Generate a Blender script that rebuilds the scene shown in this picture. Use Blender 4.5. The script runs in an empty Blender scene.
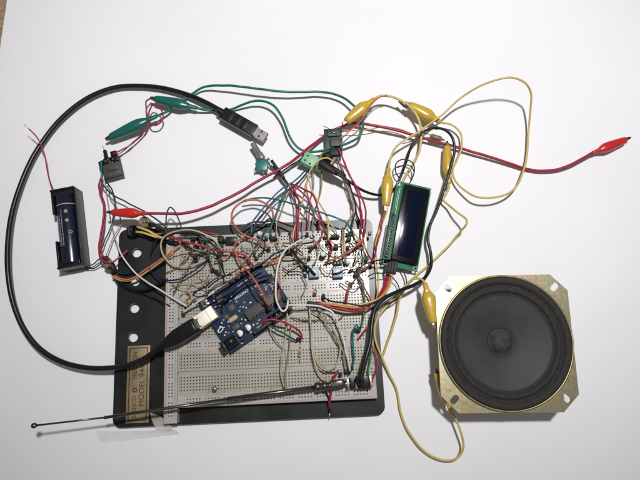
import bpy, bmesh, math, random
from mathutils import Vector, Matrix
random.seed(7)
S = 0.001
F, TH = 520.0, math.radians(12)
D = 0.9225 * F
CAM = Vector((0, -D*math.sin(TH), D*math.cos(TH)))
FW = Vector((0, math.sin(TH), -math.cos(TH))); UP = Vector((0, math.cos(TH), math.sin(TH)))
def W(px, py, z=0.0):
    """point (mm) at height z that lies on the table layout position px, py"""
    d = FW*F + Vector((1,0,0))*(px-320) - UP*(py-240)
    return CAM + d*((z-CAM.z)/d.z)
scene = bpy.context.scene
COL = scene.collection

# ------------------------------------------------------------------ materials
def mat(name, col, rough=0.5, metal=0.0, var=0.12, scale=400, bump=0.0, bscale=900, spec=0.5, coat=0.0, alpha=1.0, trans=0.0):
    m = bpy.data.materials.new(name); m.use_nodes = True
    n = m.node_tree; N = n.nodes; L = n.links
    p = N['Principled BSDF']
    p.inputs['Roughness'].default_value = rough; p.inputs['Metallic'].default_value = metal
    p.inputs['Specular IOR Level'].default_value = spec
    p.inputs['Coat Weight'].default_value = coat; p.inputs['Coat Roughness'].default_value = 0.15
    p.inputs['Alpha'].default_value = alpha; p.inputs['Transmission Weight'].default_value = trans
    tc = N.new('ShaderNodeTexCoord')
    if var > 0:
        no = N.new('ShaderNodeTexNoise'); no.inputs['Scale'].default_value = scale; no.inputs['Detail'].default_value = 4
        L.new(tc.outputs['Object'], no.inputs['Vector'])
        r = N.new('ShaderNodeValToRGB'); L.new(no.outputs['Fac'], r.inputs['Fac'])
        r.color_ramp.elements[0].position = 0.3; r.color_ramp.elements[1].position = 0.7
        r.color_ramp.elements[0].color = (*[c*(1-var) for c in col], 1)
        r.color_ramp.elements[1].color = (*[min(1, c*(1+var)) for c in col], 1)
        L.new(r.outputs['Color'], p.inputs['Base Color'])
        mr = N.new('ShaderNodeMapRange'); L.new(no.outputs['Fac'], mr.inputs['Value'])
        mr.inputs['To Min'].default_value = max(0.02, rough*0.8); mr.inputs['To Max'].default_value = min(1, rough*1.2)
        L.new(mr.outputs['Result'], p.inputs['Roughness'])
    else:
        p.inputs['Base Color'].default_value = (*col, 1)
    if bump > 0:
        nb = N.new('ShaderNodeTexNoise'); nb.inputs['Scale'].default_value = bscale; nb.inputs['Detail'].default_value = 3
        L.new(tc.outputs['Object'], nb.inputs['Vector'])
        b = N.new('ShaderNodeBump'); b.inputs['Strength'].default_value = bump; b.inputs['Distance'].default_value = 0.0004
        L.new(nb.outputs['Fac'], b.inputs['Height']); L.new(b.outputs['Normal'], p.inputs['Normal'])
    return m
M = {}
def defm(k, *a, **kw): M[k] = mat(k, *a, **kw)
defm('paper_white', (0.80,0.80,0.82), 0.65, var=0.018, scale=9, bump=0.7, bscale=13, spec=0.25)
for nd in M['paper_white'].node_tree.nodes:
    if nd.type == 'BUMP': nd.inputs['Distance'].default_value = 0.0035
    if nd.type == 'TEX_NOISE': nd.inputs['Roughness'].default_value = 0.45
defm('black_paint', (0.014,0.014,0.0135), 0.33, var=0.4, scale=45, bump=0.10, bscale=2500, spec=0.36)
defm('board_plastic', (0.365,0.35,0.30), 0.25, var=0.11, scale=28, bump=0.05, bscale=1500)
defm('board_plastic_grey', (0.43,0.42,0.39), 0.20, var=0.07, scale=28, bump=0.05, bscale=1500)
defm('hole_dark', (0.24,0.21,0.165), 0.4, 0.3)
defm('red_print', (0.42,0.24,0.20), 0.4, var=0.2, scale=300); defm('blue_print', (0.24,0.28,0.30), 0.4, var=0.2, scale=300)
defm('ink_dark', (0.02,0.015,0.012), 0.5); defm('ink_brown', (0.055,0.03,0.018), 0.5); defm('ink_white', (0.72,0.72,0.70), 0.5)
defm('brass_label', (0.29,0.215,0.115), 0.42, 0.25, var=0.22, scale=90, bump=0.15)
defm('pcb_blue', (0.005,0.018,0.050), 0.33, var=0.3, scale=500, spec=0.25)
defm('pcb_green', (0.008,0.14,0.06), 0.4, var=0.15, scale=250, spec=0.2)
defm('pcb_teal', (0.01,0.13,0.13), 0.35, var=0.25, scale=500)
defm('pcb_dark_green', (0.012,0.055,0.04), 0.35, var=0.4, scale=500)
defm('pale_green_plastic', (0.20,0.44,0.25), 0.45)
defm('black_plastic', (0.009,0.009,0.009), 0.32, var=0.2, bump=0.05, bscale=2500, spec=0.35)
defm('matte_black', (0.013,0.012,0.012), 0.55, var=0.3, bump=0.1, spec=0.3)
defm('soft_grey_plastic', (0.055,0.052,0.046), 0.5, var=0.4)
defm('chip_grey', (0.06,0.056,0.052), 0.5, spec=0.35)
defm('screen_black', (0.004,0.005,0.007), 0.22, spec=0.3)
defm('screen_navy', (0.002,0.004,0.018), 0.12, var=0.3, spec=0.3)
defm('steel', (0.50,0.48,0.45), 0.30, 1.0, var=0.15, scale=300)
defm('bright_tin', (0.86,0.80,0.68), 0.60, 0.45, var=0.05, scale=200)
defm('dark_chrome', (0.13,0.115,0.10), 0.30, 0.9, var=0.25)
defm('shaft_grey', (0.28,0.27,0.25), 0.5, 0.6)
defm('white_cap', (0.66,0.66,0.64), 0.35, var=0.06)
defm('faded_ink', (0.32,0.33,0.36), 0.5)
defm('plug_metal', (0.34,0.32,0.30), 0.35, 1.0)
defm('trace_blue', (0.012,0.04,0.09), 0.4)
defm('gold_pin', (0.65,0.5,0.22), 0.3, 1.0)
defm('brown_body', (0.085,0.05,0.028), 0.4)
defm('tan_body', (0.42,0.31,0.18), 0.5)
defm('olive_body', (0.16,0.14,0.07), 0.4)
defm('trim_blue', (0.20,0.28,0.42), 0.4)
defm('green_boot', (0.005,0.105,0.08), 0.28, var=0.1, bump=0.35, bscale=350, coat=0.25)
defm('red_boot', (0.50,0.020,0.018), 0.28, var=0.08, bump=0.35, bscale=350, coat=0.25)
defm('yellow_boot', (0.52,0.34,0.035), 0.30, var=0.08, bump=0.35, bscale=350, coat=0.25)
defm('cell_wrap', (0.004,0.007,0.020), 0.25, coat=0.4, var=0.2)
defm('cone_paper', (0.039,0.041,0.042), 0.62, var=0.22, scale=38, bump=0.5, bscale=1100, spec=0.4)
defm('surround_foam', (0.027,0.026,0.023), 0.75, var=0.28, scale=300, bump=0.5, bscale=1600, spec=0.3)
defm('dust_cap', (0.040,0.037,0.034), 0.7, var=0.4, scale=200, bump=0.4, spec=0.3)
defm('magnet_grey', (0.06,0.06,0.06), 0.5)
for k, c in dict(wire_red=(0.33,0.022,0.03), wire_crimson=(0.29,0.018,0.045), wire_salmon=(0.42,0.09,0.06), wire_orange=(0.52,0.15,0.055),
                 wire_yellow=(0.55,0.41,0.14), wire_gold=(0.55,0.36,0.06), wire_beige=(0.40,0.35,0.24), wire_white=(0.62,0.61,0.58),
                 wire_grey=(0.26,0.25,0.23), wire_olive=(0.25,0.22,0.13), wire_black=(0.007,0.007,0.007), wire_navy=(0.007,0.012,0.05),
                 wire_blue=(0.02,0.09,0.16), wire_teal=(0.008,0.14,0.135), wire_green=(0.010,0.14,0.095), wire_dark_green=(0.02,0.06,0.045),
                 wire_leaf=(0.05,0.19,0.085), wire_brown=(0.11,0.045,0.03), wire_tan=(0.50,0.34,0.17)).items():
    defm(k, c, 0.38, var=0.10, scale=120, spec=0.35)
def chromate():
    m = mat('zinc_chromate', (0.6,0.5,0.3), 0.33, 0.95, var=0.1, bump=0.06)
    N = m.node_tree.nodes; L = m.node_tree.links
    tc = N.new('ShaderNodeTexCoord'); no = N.new('ShaderNodeTexNoise'); no.inputs['Scale'].default_value = 22; no.inputs['Detail'].default_value = 4
    no.inputs['Distortion'].default_value = 1.2
    L.new(tc.outputs['Object'], no.inputs['Vector']); r = N.new('ShaderNodeValToRGB'); e = r.color_ramp.elements
    e[0].position = 0.30; e[0].color = (0.42,0.35,0.20,1); e[1].position = 0.72; e[1].color = (0.48,0.31,0.28,1)
    for p_, c in ((0.42,(0.56,0.49,0.26,1)),(0.50,(0.45,0.47,0.34,1)),(0.56,(0.54,0.48,0.28,1)),(0.64,(0.50,0.40,0.28,1))):
        x = e.new(p_); x.color = c
    L.new(no.outputs['Fac'], r.inputs['Fac']); L.new(r.outputs['Color'], N['Principled BSDF'].inputs['Base Color'])
    return m
M['zinc_chromate'] = chromate()
defm('rim_gold', (0.34,0.28,0.15), 0.42, 0.9)
def carpetm():
    m = mat('woven_carpet', (0.30,0.22,0.14), 0.9, var=0.45, scale=260, bump=1.0, bscale=500)
    return m
M['woven_carpet'] = carpetm()
def tapem():
    m = bpy.data.materials.new('clear_tape'); m.use_nodes = True; N = m.node_tree.nodes; L = m.node_tree.links
    p = N['Principled BSDF']; p.inputs['Base Color'].default_value = (0.85,0.85,0.82,1); p.inputs['Roughness'].default_value = 0.28
    no = N.new('ShaderNodeTexNoise'); no.inputs['Scale'].default_value = 120; tc = N.new('ShaderNodeTexCoord'); L.new(tc.outputs['Object'], no.inputs['Vector'])
    mr = N.new('ShaderNodeMapRange'); mr.inputs['To Min'].default_value = 0.06; mr.inputs['To Max'].default_value = 0.38
    L.new(no.outputs['Fac'], mr.inputs['Value']); L.new(mr.outputs['Result'], p.inputs['Alpha']); n2 = N.new('ShaderNodeTexNoise'); n2.inputs['Scale'].default_value = 90; n2.inputs['Distortion'].default_value = 1.5; L.new(tc.outputs['Object'], n2.inputs['Vector']); bp = N.new('ShaderNodeBump'); bp.inputs['Strength'].default_value = 0.8; bp.inputs['Distance'].default_value = 0.0008; L.new(n2.outputs['Fac'], bp.inputs['Height']); L.new(bp.outputs['Normal'], p.inputs['Normal'])
    return m
M['clear_tape'] = tapem()

# ------------------------------------------------------------------ mesh helper
class MB:
    def __init__(s): s.v = []; s.f = []; s.mi = []; s.sm = []
    def add(s, vs, fs, mi=0, smooth=False, T=None):
        o = len(s.v)
        for v in vs:
            v = Vector(v)
            if T is not None: v = T @ v
            s.v.append(v)
        for f in fs: s.f.append([i+o for i in f]); s.mi.append(mi); s.sm.append(smooth)
        return s
    def box(s, x0, y0, z0, x1, y1, z1, T=None, mi=0, bev=0.0, seg=2):
        bm = bmesh.new(); bmesh.ops.create_cube(bm, size=1)
        for v in bm.verts: v.co = Vector(((x0+x1)/2+v.co.x*(x1-x0), (y0+y1)/2+v.co.y*(y1-y0), (z0+z1)/2+v.co.z*(z1-z0)))
        if bev > 0: bmesh.ops.bevel(bm, geom=bm.edges[:], offset=bev, segments=seg, affect='EDGES', profile=0.6)
        bm.verts.index_update()
        s.add([v.co.copy() for v in bm.verts], [[v.index for v in f.verts] for f in bm.faces], mi, bev > 0, T); bm.free(); return s
    def lathe(s, prof, T=None, n=32, mi=0, smooth=True, cap=True, sy=1.0):
        vs = []; fs = []
        for r, z in prof:
            for k in range(n):
                a = 2*math.pi*k/n; vs.append((r*math.cos(a), r*math.sin(a)*sy, z))
        for i in range(len(prof)-1):
            for k in range(n):
                k2 = (k+1) % n; fs.append((i*n+k, i*n+k2, (i+1)*n+k2, (i+1)*n+k))
        if cap:
            if prof[0][0] > 1e-4: fs.append(tuple(range(n))[::-1])
            if prof[-1][0] > 1e-4: fs.append(tuple((len(prof)-1)*n+k for k in range(n)))
        return s.add(vs, fs, mi, smooth, T)
    def loft(s, secs, T=None, n=16, mi=0, e=2.4):
        """secs: (x, halfwidth, halfheight, zc)"""
        vs = []; fs = []
        for x, w, h, zc in secs:
            for k in range(n):
                a = 2*math.pi*k/n; c, d = math.cos(a), math.sin(a)
                vs.append((x, w*math.copysign(abs(c)**(2/e), c), zc+h*math.copysign(abs(d)**(2/e), d)))
        for i in range(len(secs)-1):
            for k in range(n):
                k2 = (k+1) % n; fs.append((i*n+k, i*n+k2, (i+1)*n+k2, (i+1)*n+k))
        fs.append(tuple(range(n))[::-1]); fs.append(tuple((len(secs)-1)*n+k for k in range(n)))
        return s.add(vs, fs, mi, True, T)
    def tube(s, pts, r, n=10, mi=0, cap=True):
        pts = [Vector(p) for p in pts]; m = len(pts)
        rr = r if isinstance(r, (list, tuple)) else [r]*m
        t0 = (pts[1]-pts[0]).normalized(); u = t0.orthogonal().normalized(); vs = []; fs = []
        for i in range(m):
            t = (pts[min(i+1, m-1)]-pts[max(i-1, 0)])
            t = t.normalized() if t.length > 1e-6 else t0
            u = (u - t*u.dot(t)); u = u.normalized() if u.length > 1e-5 else t.orthogonal().normalized()
            w = t.cross(u)
            for k in range(n):
                a = 2*math.pi*k/n; vs.append(pts[i]+(u*math.cos(a)+w*math.sin(a))*rr[i])
        for i in range(m-1):
            for k in range(n):
                k2 = (k+1) % n; fs.append((i*n+k, i*n+k2, (i+1)*n+k2, (i+1)*n+k))
        if cap: fs.append(tuple(range(n))[::-1]); fs.append(tuple((m-1)*n+k for k in range(n)))
        return s.add(vs, fs, mi, True)
    def plate(s, outer, holes, z0, z1, T=None, mi=0):
        bm = bmesh.new(); loops = []
        for lp in [outer]+holes:
            vv = [bm.verts.new((x, y, z1)) for x, y in lp]; loops.append(vv)
            for i in range(len(vv)): bm.edges.new((vv[i], vv[(i+1) % len(vv)]))
        bmesh.ops.triangle_fill(bm, edges=bm.edges[:], use_beauty=True)
        for f in bm.faces:
            f.normal_update()
            if f.normal.z < 0: f.normal_flip()
        bm.verts.index_update(); n = len(bm.verts)
        vs = [v.co.copy() for v in bm.verts]; fs = [[v.index for v in f.verts] for f in bm.faces]
        vs2 = [Vector((v.x, v.y, z0)) for v in vs]; f2 = [[i+n for i in f][::-1] for f in fs]
        side = []
        for vv in loops:
            for i in range(len(vv)):
                a, b = vv[i].index, vv[(i+1) % len(vv)].index; side.append((a, a+n, b+n, b))
        bm.free(); return s.add(vs+vs2, fs+f2+side, mi, False, T)
    def build(s, name, mats, parent=None, label=None):
        if not isinstance(mats, (list, tuple)): mats = [mats]
        off = Vector((0,0,0))
        if parent is not None:
            p = parent
            while p is not None: off += Vector(p.location); p = p.parent
            loc = Vector((0,0,0))
        else:
            xs = [v.x for v in s.v]; ys = [v.y for v in s.v]; zs = [v.z for v in s.v]
            loc = Vector(((min(xs)+max(xs))/2, (min(ys)+max(ys))/2, min(zs)))*S
        me = bpy.data.meshes.new(name); me.from_pydata([v*S-off-loc for v in s.v], [], s.f)
        for m in mats: me.materials.append(M[m])
        for p_, i, sm in zip(me.polygons, s.mi, s.sm): p_.material_index = i; p_.use_smooth = sm
        bm = bmesh.new(); bm.from_mesh(me); bmesh.ops.recalc_face_normals(bm, faces=bm.faces[:]); bm.to_mesh(me); bm.free()
        me.update()
        o = bpy.data.objects.new(name, me); COL.objects.link(o); o.location = loc
        if parent is not None: o.parent = parent
        if label: o['label'] = label
        return o
def thing(name, label, cat, loc, group=None):
    o = bpy.data.objects.new(name, None); COL.objects.link(o); o.location = Vector(loc)*S; o.empty_display_size = 0.01
    o['label'] = label; o['category'] = cat
    if group: o['group'] = group
    return o
def tag(o, label, cat, group=None):
    o['label'] = label; o['category'] = cat
    if group: o['group'] = group
    return o
def frame(loc, xdir, up=(0,0,1)):
    x = Vector(xdir).normalized(); z = Vector(up); y = z.cross(x).normalized(); z = x.cross(y)
    return Matrix(((x.x,y.x,z.x,loc[0]),(x.y,y.y,z.y,loc[1]),(x.z,y.z,z.z,loc[2]),(0,0,0,1)))
def flat(loc, deg): return Matrix.Translation(Vector(loc)) @ Matrix.Rotation(math.radians(deg), 4, 'Z')
def spline(pts, step=2.0):
    P = [Vector(p) for p in pts]
    if len(P) == 2: P = [P[0], (P[0]+P[1])/2, P[1]]
    P = [2*P[0]-P[1]]+P+[2*P[-1]-P[-2]]; out = []
    for i in range(1, len(P)-2):
        p0, p1, p2, p3 = P[i-1:i+3]
        def tj(a, b): return max(1e-3, (b-a).length**0.5)
        t0 = 0; t1 = t0+tj(p0, p1); t2 = t1+tj(p1, p2); t3 = t2+tj(p2, p3)
        n = max(3, int((p2-p1).length/step))
        for k in range(n):
            t = t1+(t2-t1)*k/n
            A1 = (t1-t)/(t1-t0)*p0+(t-t0)/(t1-t0)*p1; A2 = (t2-t)/(t2-t1)*p1+(t-t1)/(t2-t1)*p2; A3 = (t3-t)/(t3-t2)*p2+(t-t2)/(t3-t2)*p3
            B1 = (t2-t)/(t2-t0)*A1+(t-t0)/(t2-t0)*A2; B2 = (t3-t)/(t3-t1)*A2+(t-t1)/(t3-t1)*A3
            out.append((t2-t)/(t2-t1)*B1+(t-t1)/(t2-t1)*B2)
    out.append(P[-2]); return out
def kink(P, amp=0.28, wl=11.0):
    ph = [random.uniform(0, 6.28) for _ in range(9)]; out = []; s_ = 0.0
    for i, p in enumerate(P):
        if i: s_ += (P[i]-P[i-1]).length
        e = min(1, i/4, (len(P)-1-i)/4)
        d = Vector([sum(math.sin(s_*6.283/(wl*k)+ph[3*a+j])*c for j, (k, c) in enumerate(((1,0.45),(1.9,0.7),(3.7,1.0)))) for a in range(3)])
        out.append(p+d*amp*e)
    return out
def path(txt): return [W(*[float(a) for a in q.split(',')]) for q in txt.split()]
def text(mb, txt, size, T, mi=0, ext=0.08, sx=1.0):
    c = bpy.data.curves.new('t', 'FONT'); c.body = txt; c.size = size; c.extrude = ext; c.align_x = 'CENTER'; c.align_y = 'CENTER'
    o = bpy.data.objects.new('t', c); COL.objects.link(o)
    dg = bpy.context.evaluated_depsgraph_get(); dg.update()
    me = bpy.data.meshes.new_from_object(o.evaluated_get(dg))
    mb.add([(v.co.x*sx, v.co.y, v.co.z) for v in me.vertices], [list(p.vertices) for p in me.polygons], mi, False, T)
    bpy.data.objects.remove(o); bpy.data.curves.remove(c); bpy.data.meshes.remove(me)
def rrect(x0, y0, x1, y1, r, n=8):
    out = []
    for cx, cy, a0 in ((x1-r,y1-r,0),(x0+r,y1-r,90),(x0+r,y0+r,180),(x1-r,y0+r,270)):
        for k in range(n+1):
            a = math.radians(a0+90*k/n); out.append((cx+r*math.cos(a), cy+r*math.sin(a)))
    return out
def circ(cx, cy, r, n=28, ry=None, rot=0):
    out = []
    for k in range(n):
        a = 2*math.pi*k/n; x, y = r*math.cos(a), (ry or r)*math.sin(a)
        out.append((cx+x*math.cos(rot)-y*math.sin(rot), cy+x*math.sin(rot)+y*math.cos(rot)))
    return out
def slot(cx, cy, hl, r, rot, n=10):
    out = []
    for k in range(n+1):
        a = -math.pi/2+math.pi*k/n; out.append((hl+r*math.cos(a), r*math.sin(a)))
    for k in range(n+1):
        a = math.pi/2+math.pi*k/n; out.append((-hl+r*math.cos(a), r*math.sin(a)))
    c, s = math.cos(rot), math.sin(rot)
    return [(cx+x*c-y*s, cy+x*s+y*c) for x, y in out]

# ------------------------------------------------------------------ the surface
b = MB(); b.add([(-1500,-1500,-4),(1500,-1500,-4),(1500,1500,-4),(-1500,1500,-4)], [(0,1,2,3)])
o = b.build('carpet', 'woven_carpet'); o['kind'] = 'structure'
A = [W(9.5,-17), W(-79,590), W(760,590), W(760,-17)]
b = MB()
nx, ny = 40, 30; vs = []
for j in range(ny+1):
    for i in range(nx+1):
        l = A[0].lerp(A[1], j/ny); r = A[3].lerp(A[2], j/ny); q = l.lerp(r, i/nx); vs.append((q.x, q.y, 0))
fs = [(j*(nx+1)+i, (j+1)*(nx+1)+i, (j+1)*(nx+1)+i+1, j*(nx+1)+i+1) for j in range(ny) for i in range(nx)]
n0 = len(vs); vs += [(A[k].x, A[k].y, 0) for k in range(4)]+[(A[k].x, A[k].y, -3.9) for k in range(4)]
fs += [(n0+k, n0+(k+1) % 4, n0+4+(k+1) % 4, n0+4+k) for k in range(4)]
b.add(vs, fs)
o = b.build('tabletop_paper', 'paper_white'); o['kind'] = 'structure'

# ------------------------------------------------------------------ breadboard on its base plate
BROT = 2.65
pc = sum((W(x, y, 6) for x, y in ((120,228),(372,219),(386,414),(111,430))), Vector((0,0,0)))/4
TB = flat((pc.x, pc.y, 0), BROT); TBI = TB.inverted()
def loc_(px, py, z): return TBI @ W(px, py, z)
PW, PH = 231.5, 172.0
bb = thing('breadboard_station', 'large white solderless breadboard assembly on black metal base plate with brass name label', 'breadboard', (pc.x, pc.y, 0))
holes = []
for px, py in ((136.8,252.5),(135.2,281),(134.4,308),(133,337)):
    q = loc_(px, py, 6); holes.append(circ(q.x, q.y, 4.4))
b = MB(); b.plate(rrect(-PW/2, -PH/2, PW/2, PH/2, 7), holes, 2.5, 6.0, TB)
b.build('base_plate', 'black_paint', bb)
for x, y in ((-106,-78),(106,-78),(-106,78),(106,78)):
    b = MB(); b.lathe([(4,0),(5,0.4),(5,2.5)], TB @ Matrix.Translation((x, y, 0)), 16); b.build('rubber_foot', 'matte_black', bb)
def strip(name, x0, y0, x1, y1, blocks, mats, lines=(), nums=None, labels=False):
    """blocks: (bx0, by0, bx1, by1, hole column centres, hole row centres)"""
    z0, z1, h = 6.1, 15.0, 0.60
    b = MB(); vs = []; fs = []; mi = []; idx = {}
    def V(x, y, z):
        k = (round(x, 3), round(y, 3), z)
        if k not in idx: idx[k] = len(vs); vs.append(Vector((x, y, z)))
        return idx[k]
    for bx0, by0, bx1, by1, cols, rows in blocks:
        X = [bx0]+[c+q for c in cols for q in (-h, h)]+[bx1]; Y = [by0]+[c+q for c in rows for q in (-h, h)]+[by1]
        for i in range(len(X)-1):
            for j in range(len(Y)-1):
                xa, xb, ya, yb = X[i], X[i+1], Y[j], Y[j+1]
                t = [V(xa,ya,z1), V(xb,ya,z1), V(xb,yb,z1), V(xa,yb,z1)]
                if i % 2 and j % 2:
                    d = 0.12; m_ = [V(xa+d,ya+d,z1-0.45), V(xb-d,ya+d,z1-0.45), V(xb-d,yb-d,z1-0.45), V(xa+d,yb-d,z1-0.45)]
                    zz = z1-2.6; g = [V(xa+d,ya+d,zz), V(xb-d,ya+d,zz), V(xb-d,yb-d,zz), V(xa+d,yb-d,zz)]
                    for k in range(4):
                        k2 = (k+1) % 4; fs.append((t[k], m_[k], m_[k2], t[k2])[::-1]); mi.append(0); fs.append((m_[k], g[k], g[k2], m_[k2])[::-1]); mi.append(1)
                    fs.append(tuple(g)); mi.append(1)
                else: fs.append(tuple(t)); mi.append(0)
        e = 0.55; c4 = [(bx0,by0),(bx1,by0),(bx1,by1),(bx0,by1)]; n0 = len(vs)
        for ox, zq in ((0, z1), (e, z1-e), (e, z0)):
            vs += [Vector((x+(-ox if x == bx0 else ox), y+(-ox if y == by0 else ox), zq)) for x, y in c4]
        for q in range(2):
            for k in range(4): fs.append((n0+q*4+k, n0+q*4+4+k, n0+q*4+4+(k+1) % 4, n0+q*4+(k+1) % 4)); mi.append(0)
    if len(blocks) > 1:
        n0 = len(vs); ya, yb = blocks[0][3], blocks[1][1]
        vs += [Vector(v) for v in ((x0,ya,14.0),(x1,ya,14.0),(x1,yb,14.0),(x0,yb,14.0))]; fs.append((n0,n0+1,n0+2,n0+3)); mi.append(0)
    b.v = [TB @ v for v in vs]; b.f = [list(f) for f in fs]; b.mi = mi; b.sm = [False]*len(fs)
    par = bb; off = Vector(bb.location)
    me = bpy.data.meshes.new(name); me.from_pydata([v*S-off for v in b.v], [], b.f)
    for m in (mats, 'hole_dark'): me.materials.append(M[m])
    for p_, i in zip(me.polygons, mi): p_.material_index = i
    o = bpy.data.objects.new(name, me); COL.objects.link(o); o.parent = bb
    for (a, c, d_, e_, m_) in lines:
        q = MB(); q.box(a, c, z1+0.004, d_, e_, z1+0.04, TB); q.build('printed_line', m_, o)
    if nums:
        q = MB()
        for y in nums:
            for k in list(range(1, 2))+list(range(5, 64, 5)):
                text(q, str(k), 1.9, TB @ Matrix.Translation((CX+P_*(k-32), y, z1+0.02)), ext=0.01)
        for y, ch in zip(blocks[1][5][::-1]+blocks[0][5][::-1], 'ABCDEFGHIJ'):
            for x in (x0+1.3, x1-1.3): text(q, ch, 1.7, TB @ Matrix.Translation((x, y, z1+0.02)), ext=0.01)
        q.build('printed_numbers', 'ink_brown', o)
    return o
P_ = 2.6; CX = 25.0; HX0, HX1 = -58.3, 108.3
tc_ = [CX+P_*(k-31) for k in range(63)]
bc_ = [CX+P_*(6*(g-4.5)+k-2) for g in range(10) for k in range(5)]
for yc in (47.2, 1.8, -43.6):
    lo = [yc-(3.9+P_*k) for k in range(5)][::-1]; hi = [yc+(3.9+P_*k) for k in range(5)]
    strip('terminal_strip', HX0, yc-17.7, HX1, yc+17.7, [(HX0, yc-17.7, HX1, yc-1.5, tc_, lo), (HX0, yc+1.5, HX1, yc+17.7, tc_, hi)], 'board_plastic', nums=(yc-16.4, yc+16.4))
for yc in (69.5, 24.45, -20.95, -66.4):
    strip('bus_strip', HX0, yc-4.8, HX1, yc+4.8, [(HX0, yc-4.8, HX1, yc+4.8, bc_, [yc-1.3, yc+1.3])], 'board_plastic_grey',
          [(HX0+4, yc-4.1, HX1-4, yc-3.5, 'red_print'), (HX0+4, yc+3.5, HX1-4, yc+4.1, 'blue_print')])
vr = [-2.5+P_*(6*(g-4.5)+k-2) for g in range(10) for k in range(5)]
strip('bus_strip', -69.6, -83.5, -59.6, 78.5, [(-69.6, -83.5, -59.6, 78.5, [-65.9, -63.3], vr)], 'board_plastic_grey',
      [(-69.0, -80, -68.0, 75, 'red_print'), (-61.0, -80, -60.4, 75, 'blue_print')])
# brass name label, read from the left side
q1, q2, q3, q4 = loc_(130,346,6), loc_(151.5,345,6), loc_(147.5,422,6), loc_(123.5,424,6)
lx0, lx1 = (q1.x+q4.x)/2, (q2.x+q3.x)/2; ly1, ly0 = (q1.y+q2.y)/2, (q3.y+q4.y)/2
print('LABEL', lx0, lx1, ly0, ly1)
b = MB(); b.box(lx0, ly0, 6.02, lx1, ly1, 6.5, TB, bev=0.15); lab = b.build('name_label', 'brass_label', bb)
b = MB(); w = 0.8; i_ = 1.7
for r_ in ((lx0+i_,ly0+i_,lx1-i_,ly0+i_+w),(lx0+i_,ly1-i_-w,lx1-i_,ly1-i_),(lx0+i_,ly0+i_+w,lx0+i_+w,ly1-i_-w),(lx1-i_-w,ly0+i_+w,lx1-i_,ly1-i_-w)):
    b.box(r_[0], r_[1], 6.51, r_[2], r_[3], 6.56, TB)
b.build('border_line', 'ink_dark', lab)
b = MB(); lw = lx1-lx0; cyl = (ly0+ly1)/2
TT = TB @ Matrix.Translation((lx0+lw*0.36, cyl, 6.56)) @ Matrix.Rotation(math.pi/2, 4, 'Z')
text(b, 'ELENCO', 5.2, TT @ Matrix.Translation((-19.0,0,0)), ext=0.03, sx=0.92); text(b, 'PRECISION', 5.2, TT @ Matrix.Translation((15.2,0,0)), ext=0.03, sx=0.92)
for k in range(8):
    a = math.pi/4*k; b.box(1.5, -0.35, -0.03, 2.5, 0.35, 0.03, TT @ Matrix.Translation((-5.2,0,0)) @ Matrix.Rotation(a, 4, 'Z'))
b.plate(circ(0,0,1.7,20), [circ(0,0,1.1,20)], -0.03, 0.03, TT @ Matrix.Translation((-5.2,0,0)))
text(b, 'MODEL 9440', 6.6, TB @ Matrix.Translation((lx0+lw*0.68, cyl, 6.56)) @ Matrix.Rotation(math.pi/2, 4, 'Z'), ext=0.03, sx=1.02)
b.build('lettering', 'ink_dark', lab)
# ------------------------------------------------------------------ wires and leads
GJ = 'jumper wires of the circuit'
def endpiece(code, pts, parent, first):
    p = pts[0] if first else pts[-1]; q = pts[2] if first else pts[-3]
    if code == 'P':
        b = MB(); T = flat((p.x, p.y, 0), random.uniform(-12, 12)); b.box(-1.25, -1.25, 15.2, 1.25, 1.25, max(p.z+0.4, 20), T, bev=0.2); b.build('plug', 'matte_black', parent)
    elif code == 'H':
        d = (p-q).normalized(); b = MB(); b.box(-1, -1.4, -1.4, 11, 1.4, 1.4, frame(p, d), bev=0.3); b.box(11, -0.35, -0.35, 14, 0.35, 0.35, frame(p, d)); b.build('plug', 'matte_black', parent)
    elif code == 'B':
        b = MB(); e = Vector((p.x, p.y, p.z-4.5)); b.tube([p, p.lerp(e, 0.5), e], 0.35, 6); b.build('bare_end', 'steel', parent)
    elif code == 'F':
        d = (p-q).normalized(); b = MB(); b.tube([p, p+d*3, p+d*5+Vector((0,0,1))], 0.35, 6); b.build('bare_end', 'steel', parent)
def J(label, colour, txt, e0='B', e1='B', r=0.68, name='jumper_wire', cat='jumper wire', group=GJ):
    P = kink(spline(path(txt)), 0.19); m = 'wire_'+colour
    b = MB(); b.tube(P, r, 8)
    if not e0 and not e1: return tag(b.build(name, m), label, cat, group)
    o = thing(name, label, cat, (P[0].x, P[0].y, P[0].z), group)
    b.build('insulation', m, o)
    if e0: endpiece(e0, P, o, True)
    if e1: endpiece(e1, P, o, False)
    return o
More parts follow.
